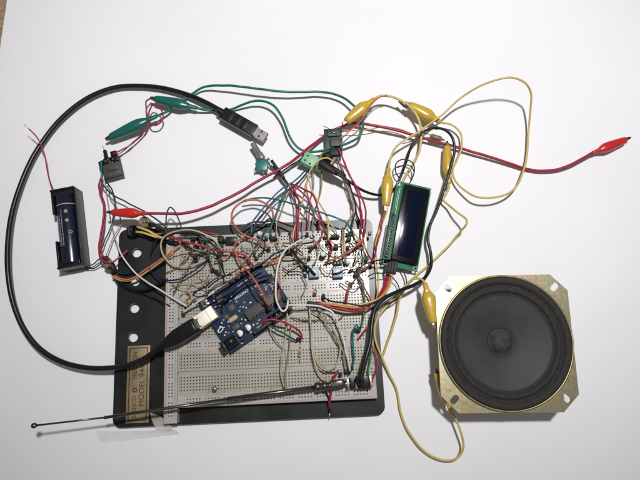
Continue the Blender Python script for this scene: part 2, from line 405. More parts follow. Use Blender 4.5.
def clip(parent, tail, jaw, colour, w=5.4, part='clip_boot'):
    """tail, jaw: world mm points of the two ends of the boot"""
    d = jaw-tail; L = d.length; T = frame(tail, d)
    k = [(0,.30,.30),(.03,.36,.38),(.14,.38,.42),(.20,.48,.52),(.28,.74,.80),(.37,.97,1.0),(.47,1.0,1.0),(.62,.92,.95),(.80,.78,.82),(.94,.66,.72),(.985,.60,.64),(1.0,.50,.54)]
    b = MB(); b.loft([(x*L, w*a, w*0.85*c, 0) for x, a, c in k], T, 20)
    b.box(L*0.16, -w*0.30, w*0.30, L*0.30, w*0.30, w*0.5, T, bev=0.3)
    o = b.build(part, colour, parent)
    for s_ in (1, -1):
        b = MB(); x = L-1.5
        z = 0.5*s_
        pr = [(0,-w*0.36,z),(3.5,-w*0.27,z*1.2),(6,-w*0.18,z*0.6),(6,w*0.18,z*0.6),(3.5,w*0.27,z*1.2),(0,w*0.36,z)]
        v1 = [(x+a, y, zz+0.9*s_) for a, y, zz in pr]; v0 = [(x+a, y, zz) for a, y, zz in pr]
        b.add(v1+v0, [tuple(range(6)), tuple(range(6,12))[::-1]]+[(i, (i+1) % 6, 6+(i+1) % 6, 6+i) for i in range(6)], T=T)
        for t in range(3): b.box(x+2.2+t*1.2, -w*0.2, -0.3 if s_ > 0 else 0.0, x+2.8+t*1.2, w*0.2, 0.0 if s_ > 0 else 0.3, T)
        b.build('jaw', 'dark_chrome', o)
    return o
def LEAD(label, wirecol, bootcol, txt, c0=None, c1=None, r=1.15, w0=5.4, w1=5.4):
    P = kink(spline(path(txt)), 0.13, 16); b = MB(); b.tube(P, r, 12)
    o = thing('test_lead', label, 'clip lead', P[0], 'alligator clip test leads')
    b.build('insulation', wirecol, o)
    if c0: clip(o, P[0], W(*c0), bootcol, w0)
    if c1: clip(o, P[-1], W(*c1), bootcol, w1)
    return o
LEAD('green clip lead biting the dark square module, its wire running highest along the top', 'wire_green', 'green_boot',
     '157,116,12 168,111,8 178,103,5 187,97,5 205,87,8 225,85.5,12 245,87,14 262,89.5,14 290,92,12 320,92,10 340,96,10 352,104,12 361,116,14 363,127,15 359,137,14 350,142,12 338,147,10', (110,137.5,10))
LEAD('green clip lead lying under the black cable, its wire dipping down between plug and encoder', 'wire_green', 'green_boot',
     '197,108,9 207,110.5,5 228,110,4 242,105,8 254,101,11 266,102,12 276,108,13 283,119,13 290,137,12 298,148,10 308,152,9 320,151,10 334,147,12', (155,99,11))
LEAD('long crimson clip lead with two red clips crossing the whole picture from left to right', 'wire_crimson', 'red_boot',
     '147,213.5,26 165,213.5,24 185,213,22 206,208,20 230,197,18 262,179,16 285,166,16 305,151,12 322,138,7 338,128,6 352,123,8 370,125,10 400,131,10 430,140,8 460,148,7 505,162,5 525,168.5,4 543,171,4 558,169.5,5 574,163,7 592,153,8', (112,212.5,22), (626,139.5,8), r=1.35, w0=4.5, w1=4.6)
LEAD('yellow clip lead gripping the dark green board, its wire arching down behind the display', 'wire_yellow', 'yellow_boot',
     '374,99,18 380,96,18 390,96,18 399,99.5,18 409,106,17 417,116,15 421,130,13 420,149,11 414,162,7 408,172,4.5 402,183,3.5 400,190,3', (346,121.5,16), w0=6.0)
LEAD('yellow clip lead with two clips, its wire making the big loop at the upper right', 'wire_yellow', 'yellow_boot',
     '441,122.5,12 452,125,10 460,132,9 462,146,9 457,160,8 452.5,170,8 455,180,8 462,188,10 475,196,15 489,198,17 505,195,15 516,187,12 522,175,9 526,160,6 529,127,8 531,97,24 529,88,31 522,80.5,37 508,77.5,40 485,84,34 462,97,23 442,115,17 431,123,20 420,131,20 408,138,19 396,147,18 391,157,18 388.5,168,18', (409,105,14), (386,206,18), r=0.95, w0=6.0, w1=5.4)
LEAD('yellow clip lead from upright clip above display to the lower left corner of the speaker', 'wire_yellow', 'yellow_boot',
     '449,184,11 449,189,10 443,199,9 448,205,9 457,212,16 467,220,22 466,225,21 461,231,14 450,244,7 434,260,4 417,275,4 405,286,8 395,297,12 384,309,14 377,319,14 374.5,332,12 377,346,10 382,358,7 390,375,4 397,391,3 400,410,3 404,423,3 411,435,4 424,451,4 434,457.5,4 445,460.5,5 457,458,7 463.5,447,10 461,432,14 455,418,14 450.5,411,14', (447,146,11), (437.0,373,21), r=0.95, w0=4.8, w1=4.6)
LEAD('yellow clip lead clipped to the upper left side of the speaker frame', 'wire_yellow', 'yellow_boot',
     '425,283,26 421,279,22 413,279,18 405,287,14 400,298,10 397,313,8 391.5,331,6 386,346,3 382,357,2 376,366,1.3 368,372,1.3', (434,323,28), None, r=1.05, w0=6.0)

# black USB cable
P = spline(path('163,346,22 157,349.5,21 147,357,19 138,361.5,18 125,366,16 110,368,14 88,368,12 62,362,10 40,349,10 24,329,11 13,302,12 8,272,13 8,242,12 12,213,10 21,184,8 32,159,7 46,137,6 60,120,6 80,103,6 98,93,6 118,87,5.5 140,86,5.5 162,88,6 187,94.5,7 206,102.5,9 219,109.5,10 226,113,10'))
usb = thing('usb_cable', 'thick black USB cable looping round the left side to the blue board', 'cable', P[0])
b = MB(); b.tube(P, 2.3, 16); b.build('cable_jacket', 'black_plastic', usb)
A0, A1 = W(222,113,9.5), W(255.5,132,9.5); T = frame(A0, A1-A0); L = (A1-A0).length
b = MB(); b.box(1, -6.1, -4.2, L, 6.1, 4.0, T, bev=1.0, seg=3)
for x in (7.5, 15.5, 23.5): b.box(x, -5.0, 3.8, x+5.2, 5.0, 4.35, T, bev=0.25)
pa = b.build('plug_body', 'black_plastic', usb)
b = MB()
for k in range(4): b.lathe([(3.4-0.2*k,0),(3.6-0.2*k,0.4),(3.4-0.2*k,1.3)], T @ Matrix.Translation((-k*1.5, 0, 0)) @ Matrix.Rotation(math.pi/2, 4, 'Y'), 16)
b.build('strain_relief', 'black_plastic', usb)
b = MB(); b.box(L, -4.5, -2.25, L+11.5, 4.5, -1.95, T); b.box(L, -4.5, 1.95, L+11.5, 4.5, 2.25, T); b.box(L, -4.5, -1.95, L+11.5, -4.2, 1.95, T); b.box(L, 4.2, -1.95, L+11.5, 4.5, 1.95, T)
b.build('metal_shell', 'plug_metal', usb)
b = MB(); b.box(L, -4.1, -1.6, L+10.5, 4.1, -0.2, T); b.build('tongue', 'soft_grey_plastic', usb)
b = MB()
for x in (L+4.5,):
    for y in (-2.6, 2.6): b.box(x, y-1.1, 2.26, x+2.3, y+1.1, 2.3, T)
b.build('latch_window', 'ink_dark', usb)
B0, B1 = W(163,346,24), W(198.5,323.5,29); T = frame(B0, B1-B0); L = (B1-B0).length
b = MB(); b.loft([(-4,3.0,3.0,0),(2,3.3,3.2,0),(4,4.5,4.0,0),(9,5.6,5.0,0),(14,6.6,5.4,0),(L-4,6.7,5.5,0),(L-2.2,6.4,5.3,0)], T, 20, e=4); b.build('plug_body', 'black_plastic', usb)
b = MB(); b.box(L-3, -4.0, -3.8, L+2.5, 4.0, 3.8, T, bev=0.6); b.build('metal_shell', 'steel', usb)

# black audio cable
ap = path('360.5,381,34 362.5,371,34 366,358,34 370,343,33 372,323,32 376,307,30 385,298,28 399,291,24 415,284.5,20 425,277.5,17 431,266,14 430.5,252,12 428,240,12 430,226,13 437,210,15 444,190,18 450,170,20 454.5,150,22 452,137,23 445,130,22 435,128,20 423,132,17 412,145,14 406,162,9 400,178,5 393,190,4 380,195,9 364,191,14 347,180,18 334,172,20')
P = spline(ap); n = len(P); b = MB(); b.tube(P, [2.0-0.75*min(1, i/(n*0.42)) for i in range(n)], 14)
ac = thing('audio_cable', 'black audio cable from the jack winding up round the right of the display', 'cable', P[0])
b.build('cable_jacket', 'black_plastic', ac)
d = (P[-1]-P[-4]).normalized(); b = MB(); b.loft([(-4,1.6,1.6,0),(0,2.4,2.2,0),(4,3.4,3.0,0),(14,3.6,3.2,0),(16,3.0,2.8,0)], frame(P[-1], W(316,160,20)-P[-1]), 16)
b.build('plug_body', 'matte_black', ac)
b = MB(); b.lathe([(4.1,15.3),(4.3,16),(4.3,24),(3.6,26),(2.8,33),(2.2,34)], Matrix.Translation((P[0].x, P[0].y, 0)), 20); b.build('plug_body', 'black_plastic', ac)

# ------------------------------------------------------------------ speaker
sc = Vector((152.8, -92.9, 0)); SP = flat(sc, 0.6)
sp = thing('speaker', 'square framed loudspeaker with round black paper cone and gold tinted steel corners', 'speaker', sc)
b = MB(); hw = 55.6; c = 13.5
outer = [(hw-c,hw),(-hw+c,hw-0.5),(-hw,hw-c-1),(-hw,-hw+c),(-hw+c,-hw),(hw-c,-hw),(hw,-hw+c),(hw,hw-c)]
o2 = [(x, y) for x, y in outer]
hs = [circ(0,0,50.5,72)]
for sx, sy in ((-1,1),(1,1),(1,-1),(-1,-1)):
    hs.append(slot(sx*45.0, sy*45.0, 1.6 if sy*sx > 0 else 1.4, 2.5, math.atan2(sy, sx)))
b.plate(o2, hs, 32.0, 33.2, SP); fr = b.build('frame', 'zinc_chromate', sp)
b = MB(); b.lathe([(55.0,33.25),(55.4,34.6),(55.0,35.4),(54.2,35.5),(53.7,35.0),(53.7,33.25)], SP, 96, cap=False); b.build('rim', 'rim_gold', sp)
b = MB(); b.lathe([(53.6,33.3),(53.6,35.6),(52.6,36.3),(51.2,36.4),(49.6,36.2),(48.4,35.4),(47.4,34.2)], SP, 96, cap=False)
b.build('gasket', 'surround_foam', sp)
b = MB(); b.lathe([(47.5,34.3),(46.6,33.3),(45.9,33.8),(44.6,35.0),(43.2,35.2),(41.9,34.6),(41.0,33.2),(40.2,32.2),(39.4,32.4),(38.4,31.9)], SP, 96, cap=False); b.build('surround', 'surround_foam', sp)
b = MB(); b.lathe([(38.5,32.0),(37.6,31.6),(30,29.1),(22,26.2),(15,23.2),(11.6,21.4),(10.8,20.6)], SP, 96, cap=False); b.build('cone', 'cone_paper', sp)
b = MB()
rd = random.Random(5)
for k in range(260):
    a = rd.uniform(0, 6.283); r_ = rd.uniform(14, 53); q = rd.uniform(0.08, 0.22)
    zz = 35.9 if r_ > 48.5 else 33.9 if r_ > 39 else 20.6+(r_-10.8)*0.413
    if r_ > 39 and r_ < 48.5: continue
    b.box(-q,-q*0.5,0.1,q,q*0.5,0.28+q, SP @ Matrix.Translation((r_*math.cos(a), r_*math.sin(a), zz+0.35)) @ Matrix.Rotation(a*3, 4, 'Z'))
o = b.build('dust', 'chip_grey', sp); o['kind'] = 'stuff'
b = MB(); b.lathe([(11.4,21.4),(11.0,21.9),(10.6,21.5),(10.0,21.8),(8,23.6),(5,25.1),(2.2,25.8),(0.01,25.9)], SP, 48); b.build('dust_cap', 'dust_cap', sp)
b = MB(); b.lathe([(54.5,32.0),(54,30),(50,27),(36,14),(34,13)], SP, 64, cap=False); b.build('basket', 'zinc_chromate', sp)
b = MB(); b.lathe([(33,0.2),(34,1),(34,12),(33,13.5),(10,13.6)], SP, 48); b.build('magnet', 'magnet_grey', sp)
b = MB(); b.box(-53.5,-30,22,-50,8,31.5, SP, bev=0.4); b.build('terminal_board', 'brown_body', sp)

# ------------------------------------------------------------------ battery holder with its cell
HB = flat((-226.8, 8.0, 0), 101.3)
hold = thing('battery_holder', 'black plastic single cell battery holder standing alone at the left', 'battery holder', (-226.8, 8.0, 0))
b = MB(); hl, hw = 37.0, 10.9
b.box(-hl, -hw, 0.2, hl, hw, 1.8, HB); 
b.box(-hl, -hw, 1.8, -hl+2, hw, 18.5, HB, bev=0.3); b.box(hl-2, -hw, 1.8, hl, hw, 18.5, HB, bev=0.3)
for x0, x1 in ((-hl+2, -11), (14, hl-2)):
    b.box(x0, hw-1.8, 1.8, x1, hw, 17.0, HB, bev=0.3)
b.box(-11, hw-1.8, 1.8, 14, hw, 9.5, HB); b.box(-hl+2, -hw, 1.8, hl-2, -hw+1.4, 17.0, HB, bev=0.3)
for x in (-hl+2, hl-6.5): b.box(x, -hw+1.8, 13.5, x+4.5, hw-1.8, 17.8, HB, bev=0.4)
b.build('case', 'black_plastic', hold)
for s_ in (-1, 1):
    b = MB(); b.tube([HB @ Vector((s_*(33.3+0.25*math.sin(t*0.9)), 3.5*math.cos(t*0.9)*(1-t/30), 10+3.5*math.sin(t*0.9)*(1-t/30))) for t in range(24)], 0.4, 6); b.build('contact_spring', 'steel', hold)
cell = thing('battery_cell', 'dark blue cylindrical battery cell with yellow band and white print lying in the black holder', 'battery', (-226.8, 8.0, 1.9))
CT = HB @ Matrix.Translation((0,0,11.3)) @ Matrix.Rotation(math.pi/2, 4, 'Y')
b = MB(); b.lathe([(8.0,-33.5),(9.0,-33.2),(9.1,-32.5),(9.1,31.5),(8.8,32.2),(8.0,32.5)], CT, 40); cw = b.build('wrapper', 'cell_wrap', cell)
b = MB(); b.lathe([(9.16,20.8),(9.16,21.6)], CT, 40, cap=False); b.build('yellow_band', 'tan_body', cell)
b = MB(); b.lathe([(2.6,31.5),(2.6,32.8),(1.2,33)], CT, 20); b.build('terminal', 'steel', cell)
b = MB()
def on_cell(x, a): return HB @ Matrix.Translation((x, 9.2*math.sin(a), 11.3+9.2*math.cos(a))) @ Matrix.Rotation(-a, 4, 'X')
rq = random.Random(2)
for i in range(3):
    x = -17.0
    while x < 15-i*3:
        l_ = rq.uniform(0.5, 1.3); b.box(x, -0.45, -0.02, x+l_, 0.45, 0.03, on_cell(0, 0.22+0.24*i)); x += l_+rq.choice((0.3, 0.3, 0.9))
for x, a in ((14, -0.25), (5.5, -0.28)):
    b.plate(circ(0,0,1.5,16), [circ(0,0,0.8,16)], -0.02, 0.05, on_cell(x, a)); b.box(-1.2,-0.25,-0.02,1.2,0.25,0.05, on_cell(x+0, a))
for k in range(3): b.box(0.9,-0.9,-0.02,1.5,1.1,0.05, on_cell(-5.5, -0.5) @ Matrix.Rotation(k*2*math.pi/3, 4, 'Z'))
b.build('print', 'faded_ink', cell)
J('loose thin red wire with bare tip sticking up from the top of the battery holder', 'red', '53,189,15 49,178,14 46.5,165,13 42.5,149,16 37,137,18 29,129,20', None, 'F', r=0.6, name='battery_wire', cat='wire', group=None)
J('upper of two thin black wires from the battery holder foot to the connector', 'black', '86,267,8 93,264,6 98,260,8 104,257,11', None, None, r=0.55, name='battery_wire', cat='wire', group=None)
J('lower of two thin black wires from the battery holder foot to the connector', 'black', '85,269,5 94,268,5 101,263,8 105,260,11', None, None, r=0.55, name='battery_wire', cat='wire', group=None)

# ------------------------------------------------------------------ display
LT = flat((78.7, 11.3, 0), 78.4); LT = LT @ Matrix.Translation((0,0,5.5)) @ Matrix.Rotation(math.radians(6), 4, 'X') @ Matrix.Scale(0.94, 4, (0,1,0))
lcd = thing('display_module', 'green circuit board display with dark unlit blue screen standing beside the breadboard', 'display', (78.7, 11.3, 0))
b = MB(); HLx, HLy = 39.8, 17.4
hs = [circ(sx*37.2, sy*15.0, 1.5, 16) for sx in (-1,1) for sy in (-1,1)]
b.plate([(-HLx,-HLy),(HLx,-HLy),(HLx,HLy),(-HLx,HLy)], hs, 3.0, 4.6, LT); pcb = b.build('circuit_board', 'pcb_green', lcd)
b = MB()
for sx in (-1,1):
    for sy in (-1,1): b.plate(circ(sx*37.2, sy*15.0, 2.1, 20), [circ(sx*37.2, sy*15.0, 1.55, 20)], 4.6, 4.66, LT)
b.build('mounting_ring', 'shaft_grey', pcb)
b = MB(); b.box(-34.5,-15.0,4.62,36.5,10.8,9.5, LT, bev=0.6); bz = b.build('bezel', 'screen_black', lcd)
b = MB(); b.box(-30,-9.8,9.5,32,6.2,9.8, LT, bev=0.1); b.build('screen', 'screen_navy', lcd)
b = MB()
for x in (-35.6, 37.2):
    for y in (-9, 5): b.box(x-0.8, y-1.5, 4.61, x+0.8, y+1.5, 5.6, LT, bev=0.2)
b.build('bezel_tab', 'black_plastic', lcd)
b = MB(); b.box(-33,14.2,4.61,8,16.7,7.0, LT, bev=0.2); ph = b.build('pin_header', 'black_plastic', lcd)
for k in range(16):
    b = MB(); b.box(-32.2+2.56*k-0.32,15.15,7.0,-32.2+2.56*k+0.32,15.8,9.2, LT); b.lathe([(0.95,4.62),(0.6,5.2),(0.1,5.3)], LT @ Matrix.Translation((-32.2+2.56*k, 13.2, 0)), 10); b.build('pin', 'shaft_grey', ph)
b = MB(); b.box(-37.5,11.5,-4.2,-2,18.6,-2.4, LT); b.box(-36,9,-2.4,-4,13,1,LT); b.build('backpack_board', 'pcb_dark_green', lcd)
b = MB(); b.box(8,13.1,4.61,34,13.5,4.66, LT); b.box(14,14.6,4.61,30,14.9,4.66, LT); b.build('printed_line', 'ink_white', pcb)
# connector of four wires under the display
hc = thing('wire_connector', 'black four way connector with coloured wires plugged in at the foot of the display', 'connector', W(391,267,8))
T = flat(W(390.5,267,6), 78.4-90)
b = MB()
for k in range(4): b.box(-5.2+2.62*k, -6.5, 0, -5.2+2.62*k+2.5, 6, 6.5+0.3*(k % 2), T, bev=0.25)
b.build('housing', 'matte_black', hc)
b = MB()
for k in range(4): b.box(-4.4+2.62*k, -9, 2.3, -4.4+2.62*k+1.0, -6.5, 3.8, T)
b.build('crimp', 'ink_white', hc)

# ------------------------------------------------------------------ blue microcontroller board
AT = flat((-75.6, -102.6, 0), 34.6) @ Matrix.Scale(0.965, 4)
ard = thing('microcontroller_board', 'dark blue microcontroller board lying askew on the breadboard with silver USB socket', 'circuit board', (-75.6, -102.6, 17))
Z = 20.0; b = MB()
out = [(0,0.3),(0.3,0),(65.8,0),(66.3,0.5),(66.3,2.5),(68.6,4.8),(68.6,37.2),(66.3,39.5),(66.3,51.4),(64.8,53.3),(0.3,53.3),(0,53)]
b.plate(out, [circ(14,2.6,1.6,20),circ(15.3,50.7,1.6,20),circ(66.1,7.6,1.6,20),circ(66.1,35.5,1.6,20)], Z, Z+1.6, AT)
brd = b.build('circuit_board', 'pcb_blue', ard); zt = Z+1.62
b = MB(); b.box(-7.6,31.6,zt,9.6,43.6,zt+10.8, AT, bev=0.5); b.box(-8.1,31.2,zt+0.1,-7.5,44,zt+11.2, AT, bev=0.1)
us = b.build('usb_socket', 'bright_tin', ard)
b = MB(); b.box(3.2,31.7,zt+10.8,3.5,43.5,zt+10.85, AT); b.build('seam', 'ink_brown', us)
b = MB(); b.box(-1.9,3.2,zt,11.8,12.2,zt+6, AT, bev=0.3); b.box(-1.9,3.2,zt+6,1.6,12.2,zt+10.8, AT, bev=0.3)
b.lathe([(4.4,1.6),(4.4,11.8)], AT @ Matrix.Translation((0,7.7,zt+6.2)) @ Matrix.Rotation(math.pi/2, 4, 'Y'), 24); b.build('power_socket', 'black_plastic', ard)
def header(x0, n, y, name='socket_header'):
    b = MB(); x1 = x0+2.54*n; b.box(x0, y-1.27, zt, x1, y+1.27, zt+8.4, AT, bev=0.12); h = b.build(name, 'matte_black', ard)
    q = MB()
    for k in range(n): q.box(x0+2.54*k+0.85, y-0.42, zt+8.41, x0+2.54*k+1.69, y+0.42, zt+8.44, AT)
    q.build('socket_holes', 'dark_chrome', h)
header(18.8,10,50.8); header(45.0,8,50.8); header(27.5,8,2.6); header(49.6,6,2.6)
b = MB(); b.box(29.5,14.8,zt+1,65.0,22.2,zt+4.6, AT, bev=0.3); ch = b.build('processor_chip', 'chip_grey', ard)
b = MB(); b.lathe([(1.3,0),(1.3,0.03)], AT @ Matrix.Translation((46.5,18.5,zt+4.62)), 20); b.build('chip_dimple', 'soft_grey_plastic', ch)
for k in range(14):
    for y in (14.0, 22.4):
        q = MB(); q.box(30.6+2.54*k, y, zt+0.1, 31.9+2.54*k, y+0.6, zt+2.6, AT); q.build('chip_leg', 'dark_chrome', ch)
b = MB(); b.box(28.5,13.2,zt+0.01,66,23.8,zt+0.95, AT); b.build('chip_socket', 'matte_black', ard)
for x in (17.0, 25.6):
    b = MB(); b.lathe([(3.6,0),(3.6,0.8),(3.1,1.2),(3.15,5.2),(2.95,5.6)], AT @ Matrix.Translation((x,9.6,zt)), 28); cp = b.build('capacitor', 'steel', ard)
    b = MB(); b.lathe([(2.95,5.6),(2.8,5.75),(0.01,5.8)], AT @ Matrix.Translation((x,9.6,zt)), 28); b.box(-2.7,-2.2,5.8,-1.4,2.2,5.83, AT @ Matrix.Translation((x,9.6,zt)), mi=1); b.build('can_top', ['white_cap', 'matte_black'], cp)
b = MB(); b.loft([(-4.6,0.6,1.0,0),(-4.2,1.8,1.6,0),(-3.2,2.3,1.7,0),(3.2,2.3,1.7,0),(4.2,1.8,1.6,0),(4.6,0.6,1.0,0)], AT @ Matrix.Translation((18.6,24.0,zt+1.6)), 16); b.build('crystal', 'tan_body', ard)
b = MB(); b.box(2.2,46.5,zt,8.6,52.7,zt+1.8, AT, bev=0.2); rb = b.build('reset_button', 'steel', ard)
b = MB(); b.lathe([(1.7,1.8),(1.7,2.8)], AT @ Matrix.Translation((5.4,49.6,zt)), 20); b.build('button_cap', 'brown_body', rb)
for cx, cy in ((63.5,27.5),(18,45.5)):
    b = MB(); b.box(cx-2.6,cy-3.8,zt,cx+2.6,cy+3.8,zt+2.5, AT)
    for i in (-1,1):
        for j in (-1,0,1): b.box(cx+i*1.27-0.32, cy+j*2.54-0.32, zt+2.5, cx+i*1.27+0.32, cy+j*2.54+0.32, zt+8, AT)
    b.build('pin_header', 'dark_chrome', ard)
b = MB(); b.box(20,30.5,zt,25.2,35.7,zt+1.0, AT @ Matrix.Translation((22.6,33.1,0)) @ Matrix.Rotation(0.0,4,'Z') @ Matrix.Translation((-22.6,-33.1,0)), bev=0.1)
b.box(13.5,14.5,zt,20,18.5,zt+1.6, AT, bev=0.2); b.box(12.5,27,zt,16.5,30.5,zt+1.2, AT, bev=0.1); b.build('small_chip', 'chip_grey', ard)
b = MB(); rr = random.Random(3)
for x, y in ((11.5,20),(13,23.5),(10.5,27.5),(26,26.5),(28.5,29),(24,38.5),(27.5,40.8),(31,27.2),(34,30),(21.5,41),(17,38),(12.6,46.5),(14,40),(4,16),(6.2,17.6),(8,15.5),(21.5,16),(24,19),(26.5,16.5),(38,27),(50,27.5),(30,9),(33,8),(36,9.5),(12,14),(24,5),(28.5,34.5),(33,24.9),(10.5,41.5),(8,26),(7,22),(4.5,24),(56,29),(57,33)):
    w_, h_ = rr.choice(((1.6,0.8),(0.8,1.6),(2.0,1.1),(1.2,1.2))); b.box(x, y, zt, x+w_, y+h_, zt+0.6, AT, mi=rr.choice((0,0,0,1,2)))
b.build('surface_mount_part', ['ink_white', 'tan_body', 'steel'], ard)
b = MB(); rt = random.Random(11)
for k in range(46):
    x, y = rt.uniform(4, 56), rt.uniform(5, 46); l1, l2 = rt.uniform(2, 9), rt.uniform(1, 6)
    b.box(x, y, zt-0.01+0.0002*k, x+l1, y+0.22, zt+0.005+0.0002*k, AT); b.box(x+l1-0.22, y+0.22, zt-0.01+0.0002*k, x+l1, y+0.22+l2, zt+0.005+0.0002*k, AT)
b.build('copper_trace', 'trace_blue', brd)
b = MB(); text(b, 'ARDUINO', 3.2, AT @ Matrix.Translation((36,38.0,zt+0.02)), ext=0.01); text(b, 'UNO', 2.8, AT @ Matrix.Translation((50,37.0,zt+0.02)), ext=0.01)
text(b, 'DIGITAL (PWM~)', 1.8, AT @ Matrix.Translation((44,46.2,zt+0.02)), ext=0.01); text(b, 'POWER', 1.6, AT @ Matrix.Translation((34,5.4,zt+0.02)), ext=0.01); text(b, 'ANALOG IN', 1.6, AT @ Matrix.Translation((56,5.4,zt+0.02)), ext=0.01)
text(b, 'ON', 1.8, AT @ Matrix.Translation((58,31,zt+0.02)), ext=0.01); text(b, 'RESET', 1.4, AT @ Matrix.Translation((5.4,45.2,zt+0.02)), ext=0.01)
for k in range(14): text(b, str(13-k) if k < 14 else '', 1.3, AT @ Matrix.Translation((22+2.6*k+(2 if k > 5 else 0),48.5,zt+0.02)), ext=0.01)
for k in range(5): b.plate(circ(9+1.0*k,8.5,0.3,8), [], zt, zt+0.02, AT)
b.plate(slot(4.2,22.5,1.4,1.7,0.3), [slot(4.2,22.5,1.2,1.0,0.3)], zt, zt+0.03, AT)
b.build('printed_lettering', 'ink_white', brd)
b = MB(); b.box(1.0,0.5,15.2,12,8,19.95, AT); b.build('spacer', 'soft_grey_plastic', ard)
b = MB(); b.box(55,40,15.2,62,50,19.95, AT); b.build('spacer', 'soft_grey_plastic', ard)

# ------------------------------------------------------------------ telescopic antenna
an = thing('telescopic_antenna', 'long thin telescopic rod antenna with ball tip reaching out over the lower left', 'antenna', W(335,385,20))
pts = [(35,425.5,34),(105,417.5,31),(228,399,27),(317,387,24)]
q = [W(*p) for p in pts]
def rod(a, c, r, name): 
    b = MB(); b.tube([a, a.lerp(c, 0.5), c], r, 14); return b.build(name, 'dark_chrome', an)
rod(q[0], q[1], 0.75, 'thin_section'); rod(q[1], q[2], 1.25, 'middle_section'); rod(q[2], q[3], 1.75, 'thick_section')
b = MB(); T = frame(q[0], q[0]-q[1]) @ Matrix.Rotation(math.pi/2, 4, 'Y'); b.lathe([(1.2,-1.5),(1.6,-0.8),(2.1,0),(2.2,1.2),(1.8,2.2),(0.8,2.8)], T, 20); b.build('tip_ball', 'dark_chrome', an)
b = MB(); T = frame(q[1], q[0]-q[1]) @ Matrix.Rotation(math.pi/2, 4, 'Y'); b.lathe([(1.25,-1.5),(1.35,-1.2),(1.35,0.6),(0.9,0.9)], T, 16); b.build('collar', 'dark_chrome', an)
b = MB(); T = frame(q[3], W(329,385.5,23)-q[3]) @ Matrix.Rotation(math.pi/2, 4, 'Y')
b.lathe([(1.8,-2),(3.6,-1.5),(3.9,0),(3.9,3),(2.8,3.3),(2.8,4.2),(4.0,4.5),(4.0,8),(2.8,8.3),(2.8,9.3),(3.8,9.6),(3.8,11.5),(2.5,12)], T, 20); b.build('hinge_joint', 'dark_chrome', an)
b = MB(); a0 = W(328,385.8,22); T = frame(a0, W(343,383,22)-a0); b.loft([(0,2.2,1.8,0),(1,3.4,2.4,0),(11,3.6,2.5,0),(13.5,3.0,2.2,0),(14.5,1.5,1.5,0)], T, 20, e=4); lug = b.build('base_lug', 'dark_chrome', an)
b = MB(); b.box(3,-1.1,2.5,10,1.1,2.7, T, bev=0.08); b.build('lug_slot', 'soft_grey_plastic', lug)
# jack the antenna ends in
jk = thing('audio_jack', 'black and silver jack in the lower right corner of the breadboard', 'connector', W(357,383,15))
a0 = W(343.5,384,21); T = frame(a0, W(368,381.5,21)-a0)
b = MB(); b.box(5.5,-4.2,-5.8,9,4.2,2.0,T,bev=0.3); b.box(12,-5.2,-5.8,21.5,5.2,2.5,T,bev=0.5); b.build('jack_body', 'black_plastic', jk)
for x0, x1, w_ in ((2.6,4.6,3.8),(9.2,11.6,4.6),(21.7,23.6,4.8)):
    b = MB(); b.box(x0,-w_,-5.8,x1,w_,3.1,T,bev=0.3); b.build('metal_band', 'steel', jk)
b = MB(); b.tube([T @ Vector((-0.5,0,1)), T @ Vector((3,0,0)), T @ Vector((9,0,0))], 1.7, 12); b.build('metal_pin', 'steel', jk)

# tape
b = MB(); tp = [W(86,429,0.25), W(101,443,0.25), W(180,434.5,0.25), W(167,427,0.25)]
tp2 = [W(97,427,0.3), W(100.5,443,0.3), W(142,439,0.3), W(180,434,0.3), W(177,431,0.5), W(174,428.5,6.3), W(155,413.5,6.9), W(150,420,6.8), W(146,428.5,6.4), W(143,431,0.5)]
def sheet(mb, grid, th=0.08):
    n, m = len(grid), len(grid[0]); vs = [p for row in grid for p in row]; N0 = len(vs); vs2 = [p+Vector((0,0,th)) for p in vs]
    fs = [(i*m+j, i*m+j+1, (i+1)*m+j+1, (i+1)*m+j) for i in range(n-1) for j in range(m-1)]
    bd = [(0, j, 0, j+1) for j in range(m-1)]+[(i, m-1, i+1, m-1) for i in range(n-1)]+[(n-1, j+1, n-1, j) for j in range(m-1)][::-1]+[(i+1, 0, i, 0) for i in range(n-1)]
    mb.add(vs+vs2, [tuple(f[::-1]) for f in fs]+[tuple(i+N0 for i in f) for f in fs]+[(a*m+c, d*m+e, d*m+e+N0, a*m+c+N0) for a, c, d, e in bd])
g = [[W(96,431,0.4), W(115,430.8,0.7), W(140,430.6,1.6), W(158,429.8,2.4), W(172,428.0,6.7)], [W(98,437,0.3), W(115,435.5,0.3), W(140,434.8,0.6), W(160,433.0,0.9), W(177,431,2.0)], [W(100.5,443,0.3), W(116,441.3,0.3), W(141,438.5,0.3), W(161,436.3,0.3), W(180,434.2,0.3)]]
sheet(b, g)
g = [[W(150,412.5,6.8), W(160,416,6.4), W(167,421,6.4)], [W(152,421,6.9), W(162,422,6.3), W(170,425,6.3)], [W(156,429,6.4), W(165,428.5,6.3), W(173,427.8,6.3)]]
sheet(b, g)
tag(b.build('clear_tape', 'clear_tape'), 'clear adhesive tape stuck over the lower left edge of the base plate', 'tape')
# ------------------------------------------------------------------ loose modules round the breadboard
def pins(mb, T, n, x0, dx, y, z, l, mi=0, d=(0,-1,0)):
    for k in range(n):
        p = Vector((x0+dx*k, y, z)); mb.box(p.x-0.35, min(p.y, p.y+d[1]*l), p.z-0.3, p.x+0.35, max(p.y, p.y+d[1]*l), p.z+0.3, T, mi)
